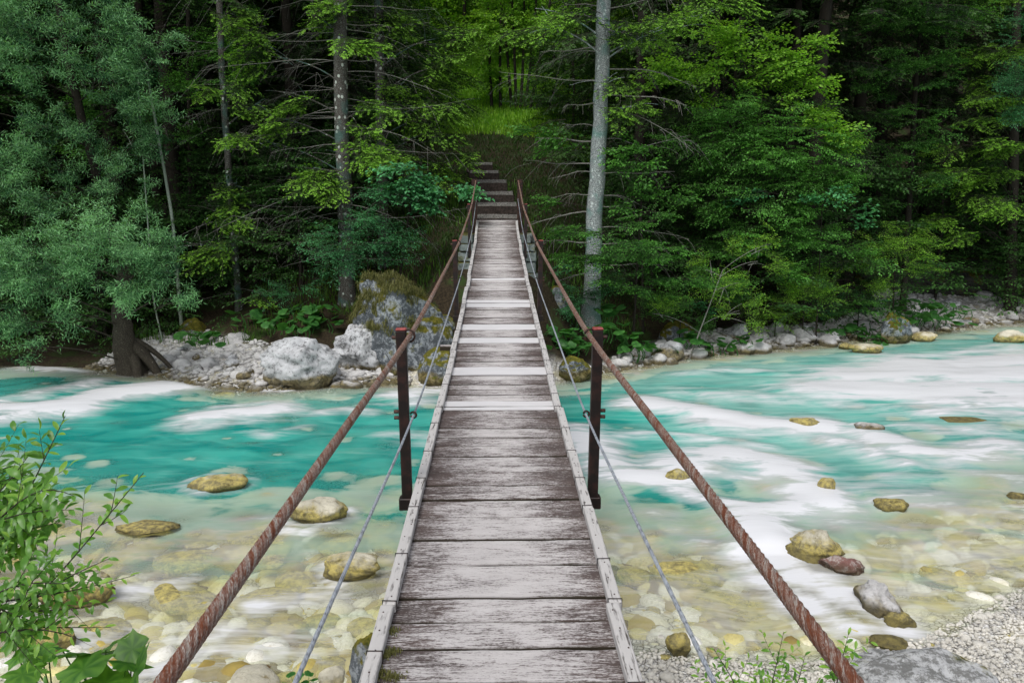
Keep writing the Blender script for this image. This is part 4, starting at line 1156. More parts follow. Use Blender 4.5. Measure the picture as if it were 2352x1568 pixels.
r2, b2, ot2 = tree('spruce_tree', 'thinner shaded spruce with pale lichen dots just right of the tall left trunk', 'spruce tree', (885, 640, 21.2), (862, -400, 21.2), .14, .10, 'bark_spruce', 'spruce', 'leaf_spruce',
   [(1000, 90, 20.4, 95, 60, 22), (930, 60, 20.6, 70, 45, 14), (960, 250, 20.0, 80, 45, 20), (1010, 300, 20.0, 60, 30, 12), (900, 340, 20.2, 60, 26, 9), (1020, 350, 20.3, 55, 20, 9), (930, 190, 20.5, 80, 30, 11), (1040, 150, 20.8, 70, 60, 18), (1050, 250, 21.0, 40, 40, 8), (1040, 385, 20.4, 40, 10, 5), (870, -200, 21, 220, 130, 50)],
   mid=[(875, 350, 21.2)], size=(.8, 1.3), pitch=(-.12, .15), spread=.7)
dead_branches(r2, ot2, np.linspace(1.0, 7.0, 30), (.9, 2.4), .014, 'twig_pale', None, -.12, 10)

r3, b3, ot3 = tree('spruce_tree', 'slender dark spruce trunk with bare twigs between the willow and the tall left trunk', 'spruce tree', (548, 690, 20.0), (488, -380, 20.0), .085, .07, 'bark_spruce', 'spruce', 'leaf_spruce',
   [(540, 20, 19.5, 90, 40, 14), (610, 60, 19.3, 60, 40, 10), (520, 210, 19.4, 60, 22, 9), (600, 235, 19.2, 50, 30, 7), (440, 560, 19.2, 45, 26, 9), (500, 585, 19.1, 60, 30, 12), (480, 480, 19.4, 50, 35, 9), (560, 510, 19.4, 30, 35, 5), (590, 690, 19.2, 25, 20, 3), (500, -200, 20, 230, 120, 46), (545, 420, 19.6, 40, 22, 6)],
   mid=[(535, 520, 20.0), (512, 200, 20.0)], size=(.7, 1.1), pitch=(-.15, .15))
dead_branches(r3, ot3, np.linspace(.5, 6.5, 36), (.8, 2.1), .011, 'twig_pale', None, -.18, 10)

r4, b4, ot4 = tree('spruce_tree', 'thick pale grey lichened spruce trunk to the right of the bridge', 'spruce tree', (1357, 715, 18.9), (1392, -420, 18.9), .205, .13, 'bark_grey', 'spruce', 'leaf_spruce',
   [(1440, 245, 18.2, 55, 18, 9), (1400, 180, 18.3, 70, 18, 6), (1560, 60, 18.0, 120, 45, 22), (1250, 60, 18.2, 90, 35, 14), (1640, 30, 18.5, 80, 50, 13), (1230, 20, 18.5, 100, 20, 9), (1420, -180, 18.9, 260, 100, 60), (1430, 60, 18.2, 60, 30, 7)],
   mid=[(1367, 480, 18.9), (1383, 180, 18.9)], size=(.8, 1.2), pitch=(-.12, .12), spread=.6, flare=1.5)
dead_branches(r4, ot4, np.linspace(1.3, 8.3, 34), (.8, 2.6), .032, 'twig_pale', [(math.pi if i % 2 else 0) + rng.uniform(-.7, .5) for i in range(34)], -.10, 9, .04)

# birch stems and bare poles in the left shade
for (a, b, rr, mt, lab) in [((397, 505, 19.5), (340, 180, 19.5), .045, 'bark_birch', 'thin pale birch stem leaning left behind the willow crown'),
                            ((352, 690, 19.0), (318, 210, 19.0), .02, 'bark_birch', 'very thin whitish sapling beside the pale birch stem')]:
    tree('birch_sapling', lab, 'sapling', (a[0] + 18, 720, a[2]), b, rr, rr * .6, mt, 'small', 'leaf_teal', [(b[0], b[1] - 30, b[2], 50, 40, 8), (a[0] - 60, 330, 19.3, 60, 50, 8)], mid=[a])

# ------------------------------------------------------------------ willows at the left
tree('willow_tree', 'silver green willow leaning over the water from a short gnarled trunk on the gravel bar', 'willow tree', (310, 850, 16.9), (285, 560, 16.2), .235, .10, 'bark_willow', 'willow', 'leaf_willow',
   [(250, 600, 15.6, 150, 80, 81), (110, 640, 15.4, 120, 90, 68), (330, 580, 15.6, 80, 60, 37), (50, 580, 15.8, 110, 70, 43), (385, 610, 15.5, 50, 35, 19), (200, 540, 16.2, 160, 50, 43), (300, 670, 15.3, 55, 40, 20), (425, 685, 15.4, 22, 22, 6), (30, 740, 15.2, 50, 40, 15), (150, 725, 15.3, 60, 25, 10), (-60, 650, 15.5, 90, 90, 31), (60, 800, 15.0, 40, 22, 4), (300, 500, 16.5, 50, 40, 14)],
   size=(.6, .95), pitch=(-.05, .35), spread=1.6, flare=1.5, mid=[(285, 800, 16.8), (280, 740, 16.7)], surf=.45,
   extra=[((.05, -.05, .75), (.62, -.15, .0), .15, .07), ((.0, -.1, .6), (.25, -.4, -.05), .14, .08), ((-.05, 0, .5), (-.35, -.2, 0), .13, .07), ((.0, -.05, .9), (.9, .1, .0), .08, .03)])
tree('willow_tree', 'taller grey green willow with a leaning dark stem in the upper left corner', 'willow tree', (215, 700, 19.6), (120, -60, 18.6), .13, .07, 'bark_dark', 'willow', 'leaf_willow',
   [(180, 80, 18.2, 190, 90, 100), (60, 180, 18.0, 110, 80, 50), (280, 170, 18.2, 110, 70, 45), (30, 60, 18.4, 110, 90, 40), (330, 60, 18.4, 80, 60, 30), (100, 290, 18.2, 120, 60, 30), (270, 250, 18.3, 110, 50, 30), (40, 400, 18.0, 100, 70, 40), (180, 460, 18.0, 100, 60, 35), (260, 390, 18.2, 80, 60, 23), (120, 380, 18.4, 90, 50, 23), (340, 330, 18.6, 70, 60, 17), (-80, 250, 18.2, 100, 200, 45), (130, -80, 18.4, 260, 90, 60)],
   size=(.65, 1.0), pitch=(.05, .35), spread=1.6, mid=[(232, 440, 19.3), (190, 280, 19.0), (160, 150, 18.8)], surf=.5)

# ------------------------------------------------------------------ shrubs and broadleaf trees
tree('maple_shrub', 'maple branch with large layered leaves reaching toward the bridge end on the left', 'shrub', (900, 640, 18.9), (950, 420, 18.4), .035, .012, 'bark_dark', 'bigleaf', 'leaf_teal',
   [(960, 405, 18.0, 80, 22, 26), (1030, 430, 18.0, 55, 18, 16), (900, 420, 18.2, 40, 14, 8), (990, 465, 18.0, 45, 12, 9)], layered=.25, size=(.6, .9), pitch=(-.15, .1))
tree('hazel_shrub', 'leafy green shrub growing in front of the tall left trunk above the boulder', 'shrub', (835, 640, 18.6), (850, 480, 18.4), .03, .01, 'bark_dark', 'small', 'leaf_teal',
   [(780, 560, 18.0, 85, 30, 40), (760, 595, 17.9, 60, 22, 22), (870, 500, 18.1, 60, 40, 30), (930, 560, 18.2, 60, 35, 20), (850, 580, 18.0, 50, 25, 14), (890, 450, 18.3, 50, 18, 12)], layered=.22, size=(.6, 1.0))
tree('beech_sapling', 'layered bright beech foliage crossing the foot of the thick grey trunk', 'sapling', (1455, 715, 18.6), (1470, 500, 18.4), .035, .015, 'bark_dark', 'beech', 'leaf_beech',
   [(1330, 530, 17.7, 60, 10, 15), (1360, 590, 17.6, 90, 18, 30), (1460, 560, 17.6, 90, 30, 40), (1530, 590, 17.8, 60, 28, 24), (1490, 510, 18.0, 50, 25, 18), (1580, 640, 17.8, 60, 22, 18), (1440, 640, 17.7, 70, 22, 20), (1290, 585, 17.8, 30, 12, 7), (1300, 520, 17.9, 30, 8, 6)], layered=.20, size=(.55, .9), pitch=(-.05, .10), spread=1.0)
tree('beech_sapling', 'young beech with hanging leaves beside the dead twigs right of the grey trunk', 'sapling', (1480, 700, 19.6), (1470, 330, 19.0), .035, .012, 'bark_dark', 'hazel', 'leaf_beech',
   [(1440, 340, 18.4, 40, 20, 9), (1400, 365, 18.4, 45, 14, 8), (1490, 375, 18.4, 45, 16, 9), (1450, 450, 18.5, 60, 25, 14), (1530, 430, 18.8, 50, 22, 10), (1270, 320, 19.2, 60, 22, 18), (1240, 300, 19.4, 45, 14, 10), (1250, 460, 19.2, 40, 12, 8)], layered=.22, size=(.55, .85), spread=1.0)
tree('hazel_tree', 'big bright hazel filling the middle right with light leaves toward its top', 'hazel tree', (1640, 700, 20.6), (1700, 40, 20.4), .08, .03, 'bark_dark', 'hazel', 'leaf_hazel',
   [(1700, 90, 19.8, 110, 50, 50), (1780, 160, 19.7, 90, 50, 46), (1880, 100, 19.4, 45, 22, 11), (1840, 140, 19.4, 60, 28, 16), (1650, 180, 20.0, 110, 60, 46), (1560, 150, 20.4, 80, 60, 30), (1600, 60, 20.4, 80, 40, 26), (1880, 250, 19.6, 70, 60, 34), (1930, 310, 19.6, 55, 40, 22)], size=(.55, .95), spread=1.2, surf=.5)
tree('beech_tree', 'dense dark green beech thicket under the bright hazel on the right', 'beech tree', (1690, 720, 20.2), (1760, 120, 20.6), .07, .03, 'bark_dark', 'beech', 'leaf_beech',
   [(1700, 280, 19.7, 130, 60, 80), (1840, 330, 19.5, 120, 60, 76), (1620, 340, 20.0, 110, 60, 57), (1740, 400, 19.6, 130, 50, 69), (1880, 420, 19.6, 100, 50, 53), (1640, 450, 19.9, 90, 50, 41), (1780, 500, 19.5, 120, 40, 57), (1700, 560, 19.5, 110, 40, 46), (1860, 530, 19.6, 90, 40, 39), (1560, 690, 19.0, 60, 22, 14), (1680, 640, 19.2, 90, 30, 26), (1790, 620, 19.4, 80, 30, 22), (1930, 600, 20.2, 70, 40, 22), (1960, 690, 20.4, 50, 20, 12), (1930, 380, 20.0, 60, 60, 28)], layered=.24, size=(.6, 1.0), spread=1.0)
tree('hazel_shrub', 'teal green hazel spray with broad leaves hanging low right of the thicket', 'shrub', (1880, 700, 19.9), (1890, 440, 19.6), .025, .01, 'bark_dark', 'bigleaf', 'leaf_teal',
   [(1900, 455, 19.0, 60, 18, 14), (1740, 440, 19.0, 50, 14, 9), (1960, 500, 19.3, 30, 16, 6), (1620, 690, 19.0, 40, 12, 4)], layered=.2, size=(.5, .8))
tree('willow_shrub', 'small bright leaved shrub behind the boulder on the right bank', 'shrub', (1580, 800, 18.2), (1660, 620, 18.4), .02, .008, 'twig_pale', 'small', 'leaf_bush',
   [(1670, 660, 18.3, 60, 45, 34), (1700, 720, 18.3, 50, 35, 22), (1620, 620, 18.5, 40, 30, 12), (1500, 720, 18.3, 45, 28, 14), (1740, 600, 18.7, 60, 40, 22), (1770, 560, 18.7, 40, 30, 10)], size=(.45, .75), spread=1.6, pitch=(.2, .3))
tree('willow_shrub', 'bright yellow green bush low on the right bank beside the dark hollow', 'shrub', (1845, 740, 20.0), (1850, 640, 19.9), .02, .008, 'bark_dark', 'small', 'leaf_bush',
   [(1850, 665, 19.6, 75, 42, 60), (1790, 690, 19.5, 45, 28, 22), (1910, 650, 19.7, 40, 30, 18)], size=(.45, .75), spread=1.6, pitch=(.2, .3))
tree('willow_shrub', 'rounded bright green bush with upright shoots near the rock face at right', 'shrub', (2055, 700, 21.6), (2060, 500, 21.4), .025, .008, 'bark_dark', 'small', 'leaf_bush',
   [(2030, 600, 21.0, 70, 42, 56), (2100, 580, 21.0, 55, 36, 32), (2060, 520, 21.2, 30, 30, 10), (2130, 625, 20.8, 40, 18, 12), (1970, 620, 21.2, 40, 28, 16), (1990, 570, 21.3, 30, 20, 7), (2050, 660, 20.8, 60, 22, 16)], size=(.5, .85), spread=1.4, pitch=(.2, .28))
tree('beech_tree', 'beech with drooping pale green sprays in front of the dark forest at upper right', 'beech tree', (2080, 640, 23.6), (2120, -80, 23.4), .10, .05, 'bark_dark', 'beech', 'leaf_beech',
   [(2110, 30, 22.4, 110, 40, 68), (2200, 50, 22.4, 90, 30, 37), (2090, 120, 22.4, 90, 30, 41), (2140, 160, 22.3, 90, 30, 41), (2080, 250, 22.4, 70, 22, 24), (2030, 190, 22.6, 60, 30, 20), (2150, 300, 22.3, 60, 22, 24), (2050, 330, 22.5, 60, 30, 24), (2120, 400, 22.4, 70, 26, 24), (2020, 40, 22.8, 80, 60, 37), (2180, -140, 23, 200, 90, 119)], layered=.3, size=(.6, .95), pitch=(-.1, .12), spread=1.0)
tree('spruce_tree', 'spruce with horizontal drooping boughs filling the right edge', 'spruce tree', (2330, 640, 24.5), (2340, -300, 24.5), .17, .10, 'bark_dark', 'spruce', 'leaf_spruce',
   [(2260, 330, 23.0, 110, 16, 28), (2300, 400, 23.0, 110, 16, 28), (2200, 390, 23.0, 70, 14, 17), (2230, 450, 23.0, 90, 14, 18), (2310, 480, 23.2, 80, 14, 14), (2320, 220, 23.2, 90, 20, 22), (2280, 270, 23.2, 80, 14, 14), (2260, 530, 23.4, 90, 14, 11), (2300, 120, 23.4, 90, 30, 25), (2250, 180, 23.6, 50, 14, 8), (2180, 500, 23.2, 50, 10, 8), (2340, -120, 24, 200, 120, 70)], size=(.8, 1.3), pitch=(-.1, .12), spread=.7)
tree('rowan_tree', 'feathery blue green foliage at the upper right edge', 'tree', (2440, 640, 22.6), (2420, -40, 22.6), .07, .03, 'bark_dark', 'small', 'leaf_teal',
   [(2330, 180, 21.8, 45, 40, 42), (2350, 260, 21.8, 40, 30, 26), (2400, 100, 22, 80, 90, 80)], size=(.6, .9))
tree('beech_tree', 'green broadleaf tree between the willow and the dark spruces at upper left', 'beech tree', (440, 690, 21.2), (430, -60, 20.8), .07, .04, 'bark_dark', 'beech', 'leaf_beech',
   [(440, 120, 20.2, 90, 50, 34), (480, 200, 20.0, 90, 40, 30), (380, 250, 20.3, 80, 60, 26), (420, 330, 20.4, 60, 40, 10), (240, 240, 20.0, 90, 40, 18), (560, 180, 20.2, 50, 28, 10), (520, 90, 20.4, 70, 50, 16), (430, -60, 20.6, 180, 80, 50), (250, 350, 20.2, 120, 30, 14)], layered=.25, size=(.6, .95))

for (lab, bx, by, Y, kd, lm, cl) in [
  ('low green bush over the butterbur just right of the bridge', 1330, 740, 18.4, 'small', 'leaf_teal', [(1320, 690, 18.2, 50, 28, 16), (1380, 660, 18.4, 50, 26, 16), (1280, 640, 18.8, 36, 30, 12), (1290, 720, 17.9, 36, 20, 10)]),
  ('spreading bush at the foot of the beech thicket', 1560, 760, 19.2, 'small', 'leaf_beech', [(1540, 710, 19, 60, 26, 20), (1600, 730, 19, 50, 22, 14), (1480, 690, 18.8, 50, 28, 16)]),
  ('low bright bush above the cobbles right of centre', 1780, 750, 20.2, 'small', 'leaf_bush', [(1770, 725, 20, 60, 20, 20), (1720, 700, 19.8, 50, 26, 18), (1830, 720, 20.1, 50, 20, 16)]),
  ('dark low bush left of the mossy boulder at far right', 1970, 740, 21.2, 'small', 'leaf_teal', [(1960, 700, 21, 60, 28, 22), (1900, 715, 20.8, 50, 22, 16)]),
  ('low bush on the dark bank between the slender spruce and the boulder', 690, 700, 19.4, 'small', 'leaf_teal', [(680, 660, 19.2, 60, 26, 18), (620, 680, 19.2, 50, 22, 12), (730, 640, 19.0, 40, 26, 10)])]:
    tree('bush', lab, 'bush', (bx, by, Y), (bx + 8, by - 90, Y), .018, .008, 'bark_dark', kd, lm, cl, size=(.5, .85), spread=1.5, pitch=(.1, .3))

# hazel clump in the clearing
STEMS = [(1130, 235, -8), (1150, 240, 5), (1175, 262, -26), (1186, 262, -10), (1194, 262, 4), (1204, 262, 20), (1216, 262, 42), (1230, 265, 66), (1300, 300, 24), (1260, 270, 80)]
clump = empty('hazel_clump', tuple(at(1192, 268, 31.0)), label='clump of many thin dark stems fanning out beyond the bright grass at the path top', cat='hazel clump')
CB = np.array(clump.location)
for (x0, y0, dx) in STEMS:
    b = at(x0, y0, 31.0); b[2] = tz(b[0], b[1]) - .1; t = at(x0 + dx * 1.6, -120, 31.0 + rng.normal(0, .6)); a = Acc()
    P = limb(a, b - CB, t - CB, .062, .03, .0, 6, 9)
    for _ in range(5):
        q = P[rng.integers(3, 8)]; limb(a, q, q + np.array([rng.normal(0, .7), rng.normal(0, .5), rng.uniform(.6, 1.6)]), .02, .006, .05, 4, 5)
    ob('stem', a.mesh('stem', [M['bark_dark']], True), clump)
a = Acc()
for c, rd, n in px_clusters([(1180, 60, 31, 130, 60, 80), (1260, 120, 31, 90, 60, 50), (1130, 150, 31, 80, 50, 34), (1290, 200, 30.5, 70, 40, 30), (1160, -40, 31, 200, 60, 90), (1110, 60, 30, 70, 80, 34)]):
    fill(a, 'hazel', c - CB, rd, n, np.zeros(3), (.8, 1.2), 1.4, (0, .3), 0, .6)
ob('crown', a.mesh('crown', [M['leaf_gap'], M['twig']]), clump)

# ------------------------------------------------------------------ the forest behind: shared crowns
def forest_tree_mesh(kind, leafm, H, crown0, Rm, n, size, layered=0, pitch=(0, .2), spread=.8):
    """one tree of height H; returns trunk mesh, crown mesh (origin at the foot)"""
    me, _ = trunk_mesh([(0, 0, -.4), (rng.normal(0, .1), rng.normal(0, .1), H * .5), (rng.normal(0, .2), rng.normal(0, .2), H)], .16 * H / 14, .04, 'bark_dark', 1.3, 9)
    a = Acc(); z = crown0 + (H - crown0) * rng.random(n) ** .9
    prof = (np.sqrt(np.clip(1 - ((z - crown0) / (H - crown0)) * .96, 0, 1)) if kind != 'spruce' else 1 - .85 * (z - crown0) / (H - crown0))
    yaw = rng.random(n) * 2 * math.pi; rr = Rm * prof * (rng.random(n) ** .45)
    if layered: z = np.round(z / layered) * layered + rng.normal(0, .06, n)
    P = np.stack([np.cos(yaw) * rr, np.sin(yaw) * rr, z - (.22 * rr if kind == 'spruce' else 0)], 1)
    y2 = yaw + rng.normal(0, spread, n)
    place_sprays(a, kind, P, y2, rng.normal(pitch[0], pitch[1], n), rng.normal(0, .25, n), rng.uniform(size[0], size[1], n), rng.normal(0, .1, n))
    return me, a.mesh('crown', [M[leafm], M['twig']])
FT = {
 'spruce_a': forest_tree_mesh('spruce', 'leaf_shade_spruce', 17, 2.0, 3.0, 200, (1.3, 2.0), .5, (-.15, .12), .4),
 'spruce_b': forest_tree_mesh('spruce', 'leaf_shade_spruce', 15, .8, 2.6, 210, (1.1, 1.7), .45, (-.15, .12), .4),
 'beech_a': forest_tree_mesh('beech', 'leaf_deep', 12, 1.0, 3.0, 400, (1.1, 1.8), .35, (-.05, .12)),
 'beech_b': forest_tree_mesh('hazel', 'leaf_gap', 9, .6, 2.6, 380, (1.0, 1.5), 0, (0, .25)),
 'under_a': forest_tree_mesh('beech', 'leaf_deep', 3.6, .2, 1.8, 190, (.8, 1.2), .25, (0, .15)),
 'shade_spruce': forest_tree_mesh('spruce', 'leaf_shade_spruce', 22, 8.5, 3.6, 260, (1.5, 2.3), .6, (-.1, .12), .5),
}
FL = {'spruce_a': ('spruce_tree', 'dark spruce standing in the shaded forest behind the river bank', 'spruce tree', 'spruces in the forest behind'),
      'spruce_b': ('spruce_tree', 'dark bushy spruce with boughs to the ground in the forest behind', 'spruce tree', 'bushy spruces in the forest behind'),
      'beech_a': ('beech_tree', 'green beech standing on the hillside behind the river bank', 'beech tree', 'beeches on the hillside'),
      'beech_b': ('hazel_tree', 'bright light green tree in the sunlit gap behind the path', 'tree', 'bright trees in the gap above the path'),
      'under_a': ('beech_sapling', 'low dark green sapling under the forest trees', 'sapling', 'saplings under the forest trees'),
      'shade_spruce': ('spruce_tree', 'added tall bare stemmed spruce whose crown shades the forest from above the frame', 'spruce tree', 'added tall spruces shading the forest')}
def plant(k, x, y, s=1.0):
    nm, lab, ct, grp = FL[k]; tm, cm = FT[k]
    t_ = x / y
    reg = ('at the far left behind the willows' if t_ < -.42 else 'between the birch and the tall left trunk' if t_ < -.22 else 'left of the steps' if t_ < -.05 else 'above the steps' if t_ < .06 else 'right of the thick grey trunk' if t_ < .3 else 'behind the right gravel bar')
    reg += ', front row' if y < 27 else ', middle row' if y < 35 else ', back row'
    lab = lab.split(' standing')[0].split(' under')[0].split(' whose')[0].split(' in the')[0].split(' with')[0] + ' ' + reg; grp = nm.replace('_', ' ') + 's ' + ('tall ' if k == 'shade_spruce' else 'bushy ' if k == 'spruce_b' else '') + reg
    root = empty(nm, (x, y, tz(x, y) - .1), (0, 0, rng.random() * 6.3), label=lab, cat=ct, group=grp); root.scale = (s, s, s)
    ob('trunk', tm, root); ob('crown', cm, root)
def side_ok(x, y): return abs(x + .2) > np.interp(y, [18, 24, 30, 40, 60], [3.4, 3.6, 5.2, 7.5, 9])
# dark flanks
pl = []
for y0, y1, n, ks in [(22.5, 27, 26, ['spruce_a', 'spruce_b', 'spruce_a', 'beech_a']), (27, 34, 34, ['spruce_a', 'spruce_b', 'beech_a', 'spruce_a']), (34, 48, 34, ['beech_a', 'spruce_a', 'spruce_a'])]:
    c = 0; tr = 0
    while c < n and tr < 4000:
        tr += 1
        y = rng.uniform(y0, y1); x = rng.uniform(-.78 * y - 2, .78 * y + 2)
        if not side_ok(x, y) or any((x - a) ** 2 + (y - b) ** 2 < 2.0 ** 2 for a, b in pl): continue
        if 8.5 < x < 17.5 and y < 28.5: continue
        pl.append((x, y)); plant(ks[c % len(ks)], x, y, rng.uniform(.8, 1.15)); c += 1
for y, x in [(20.6, -9.8), (21.2, -6.4), (20.8, -12.6), (21.9, -3.9), (21.2, 6.6), (22.6, 9.6), (21.4, 4.2), (24.2, 17.5), (20.9, -15.5), (19.4, -9.6), (19.0, -11.2), (19.6, -13.0), (20.4, -8.2), (20.2, -5.0), (28.2, 2.6), (28.6, -3.0), (25.4, 14.2), (26.6, 16.8), (27.0, 19.0)]:
    plant('under_a', x, y, rng.uniform(.8, 1.3))
for x, y in [(-16, 21.5), (-10.5, 22.5), (-8.6, 21.8), (8.6, 22.0), (9.5, 24), (13.5, 28.5), (19.5, 27), (-13, 25), (-9.6, 26), (11.5, 26)]:  # added trees: crowns above the view darken the undergrowth
    plant('shade_spruce', x, y, rng.uniform(.9, 1.1))
# bright gap in the middle
for (x, y, s) in [(-4.6, 35, .9), (-1.6, 39, 1.0), (1.6, 37.5, .9), (4.4, 34, .95), (5.2, 39, 1.0), (-5.8, 40, 1.1), (0, 43, 1.0), (2.6, 41, .9), (-2.4, 42, .9), (3.4, 45, 1.1), (-3.6, 46, 1.2), (7.5, 46, 1.2), (-8, 47, 1.2), (5.3, 29.5, .7), (-5.2, 30.5, .7), (1, 53, 1.3), (-6, 54, 1.3), (7, 54, 1.3)]:
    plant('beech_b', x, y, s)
for (x, y, s) in [(-3.2, 27.2, .8), (3.6, 26.2, .8), (2.9, 31, .8), (-4.4, 24.5, .9), (4.4, 23.2, .9)]:
    plant('under_a', x, y, s)

# ------------------------------------------------------------------ butterbur and ground plants
def big_leaf_mesh(name, seed, seg=12, matn='leaf_butterbur', lobes=0):
    r = np.random.default_rng(seed); V = [(0, 0, 0)]; t = [.35]
    for ring, rad in ((1, .5), (2, 1.0)):
        for i in range(seg):
            a = math.pi * 2 * (i + .5) / seg; q = rad * (1 + r.normal(0, .06)) * (.62 if (i in (0, seg - 1) and ring == 2) else 1.0)
            q *= (1 + .16 * math.cos(lobes * a)) if lobes and ring == 2 else 1
            V.append((q * math.cos(a) * 1.0 - .0, q * math.sin(a), (.10 if ring == 1 else -.05) * rad + r.normal(0, .04) * rad)); t.append(.35 + .25 * (ring - 1) + r.normal(0, .08) + (.3 if i % 3 == 0 else -.1))
    Q = [(1 + i, 1 + (i + 1) % seg, 1 + seg + (i + 1) % seg, 1 + seg + i) for i in range(seg)]
    T = [(0, 1 + i, 1 + (i + 1) % seg) for i in range(seg)]
    return mesh_np(name, V, [(a, d, c, b) for a, b, c, d in Q], T, [M[matn]], None, {'tint': t}, True)
BL = [big_leaf_mesh('leaf', 300 + i) for i in range(4)]
def stalk_mesh():
    a = Acc(); a.tube(np.array([(0, 0, 0), (.05, 0, .5), (0, 0, 1.0)]), .012, 5); return a.mesh('stalk', [M['leaf_butterbur']], True)
STALK = stalk_mesh()
def butterbur(x, y, n, spread, h, lr, label, group=None, z=None):
    root = empty('butterbur_plant', (x, y, (tz(x, y) if z is None else z)), label=label, cat='plant', group=group)
    for i in range(n):
        dx, dy = rng.normal(0, spread, 2); zz = h * rng.uniform(.4, 1.1); s = lr * rng.uniform(.55, 1.15)
        ob('leaf', BL[i % 4], root, (dx, dy, zz), (rng.normal(.25, .3), rng.normal(0, .3), rng.random() * 6.3), (s, s, s))
        if i % 2 == 0: ob('stalk', STALK, root, (dx * .6, dy * .6, -.05), (0, 0, 0), (1, 1, max(.1, zz)))
GB = 'butterbur plants on the far bank'
for (px, py, Y, n, sp, L) in [(640, 745, 18.6, 16, .33, 'L'), (700, 700, 18.8, 16, .3, 'L'), (690, 755, 18.2, 10, .25, 'L'), (590, 735, 18.9, 12, .3, 'L'), (450, 760, 18.6, 9, .2, 'L'), (480, 775, 18.3, 8, .2, 'L'), (730, 735, 18.4, 12, .22, 'L'),
      (1285, 755, 17.2, 14, .22, 'R'), (1300, 800, 16.9, 14, .22, 'R'), (1330, 770, 17.3, 12, .24, 'R'), (1400, 745, 17.6, 14, .3, 'R'), (1440, 765, 17.7, 12, .26, 'R'), (1460, 790, 17.6, 9, .2, 'R'), (1520, 790, 18.2, 10, .22, 'R'), (1600, 760, 18.6, 14, .3, 'R'), (1640, 790, 18.6, 12, .28, 'R'), (1700, 770, 19, 10, .25, 'R'), (1390, 700, 18.2, 10, .25, 'R'),
      (2000, 740, 20.8, 14, .35, 'RR'), (2060, 700, 21.8, 14, .35, 'RR'), (2110, 715, 21.6, 16, .35, 'RR'), (2160, 720, 22, 14, .3, 'RR'), (2010, 770, 20.2, 10, .25, 'RR'), (2190, 700, 22.5, 12, .3, 'RR'), (1960, 750, 20.6, 12, .3, 'RR'), (2130, 690, 22.4, 14, .35, 'RR')]:
    p = at(px, py, Y)
    lab = {'L': 'round leaved butterbur clump on the dark bank left of the big boulder', 'R': 'round leaved butterbur clump on the bank just right of the bridge', 'RR': 'round leaved butterbur clump by the gravel bar at far right'}[L]
    butterbur(p[0], Y, int(n * 1.3), sp, .32, .14, lab, {'L': 'butterbur left of the boulder', 'R': 'butterbur right of the bridge', 'RR': 'butterbur at far right'}[L], max(tz(p[0], Y) - .05, p[2] - .35))

def grass_obj(name, label, pts, h, mat, wdt=.008, lean=.45, droopv=None):
    n = len(pts); a = rng.random(n) * 2 * math.pi; hh_ = h * rng.uniform(.5, 1.2, n)
    d = np.stack([np.cos(a), np.sin(a), np.zeros(n)], 1); s = np.stack([-np.sin(a), np.cos(a), np.zeros(n)], 1) * wdt
    ln = (lean * rng.uniform(.3, 1.4, n) * hh_)[:, None]
    up = np.zeros((n, 3)); up[:, 2] = hh_
    m1 = pts + up * .6 + d * ln * .4; m2 = pts + up * (1.0 if droopv is None else droopv) + d * ln
    V = np.stack([pts - s, pts + s, m1 + s * .7, m1 - s * .7, m2], 1).reshape(-1, 3)
    b = np.arange(n)[:, None] * 5
    Q = b + np.array([0, 1, 2, 3]); T = b + np.array([3, 2, 4])
    t = np.repeat(rng.uniform(.1, .9, n), 5)
    ob(name, mesh_np(name, V, Q, T, [mat], None, {'tint': t}), kind='stuff', label=label, cat='grass')
def gpts(n, fx, fy, keep=lambda x, y: np.ones(len(x), bool)):
    x = rng.uniform(fx[0], fx[1], n); y = rng.uniform(fy[0], fy[1], n); k = keep(x, y); x, y = x[k], y[k]
    return np.stack([x, y, terrain(x, y) - .02], 1)
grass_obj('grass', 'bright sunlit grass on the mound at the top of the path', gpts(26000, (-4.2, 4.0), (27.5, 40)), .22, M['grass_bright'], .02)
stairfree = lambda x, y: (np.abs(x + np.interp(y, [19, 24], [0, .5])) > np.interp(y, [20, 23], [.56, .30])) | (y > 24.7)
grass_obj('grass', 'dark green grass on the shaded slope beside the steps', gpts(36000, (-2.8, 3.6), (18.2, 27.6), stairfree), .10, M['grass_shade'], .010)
grass_obj('grass', 'sparse grass tufts along the foot of the forest', gpts(16000, (-11, 15), (18.2, 23), lambda x, y: (y - np.interp(x, FSX, FSY) > 1.8) & (fbm(x, y, .8, 21) > .5)), .24, M['grass'], .012)
# hair grass hanging over the big boulder
bo = [o for o in bpy.data.objects if o.name == 'boulder'][0]
bv = np.empty(len(bo.data.vertices) * 3, np.float32); bo.data.vertices.foreach_get('co', bv); bv = bv.reshape(-1, 3) + np.array(bo.location)
bn = np.empty(len(bo.data.vertices) * 3, np.float32); bo.data.vertices.foreach_get('normal', bn); bn = bn.reshape(-1, 3)
top_ = bv[(bn[:, 2] > .15) & (bv[:, 0] < bo.location[0] + .45) & (bv[:, 2] > .9)]
sel = top_[rng.integers(0, len(top_), 30000)] + rng.normal(0, .03, (30000, 3)); sel = sel[fbm(sel[:, 0] + sel[:, 2], sel[:, 1] * .5 + sel[:, 2], 3.2, 31) > .42][:11000]
grass_obj('grass', 'shaggy olive grass hanging over the top of the big boulder', sel, .20, M['grass_dry'], .006, .8, .2)
print('foliage done')

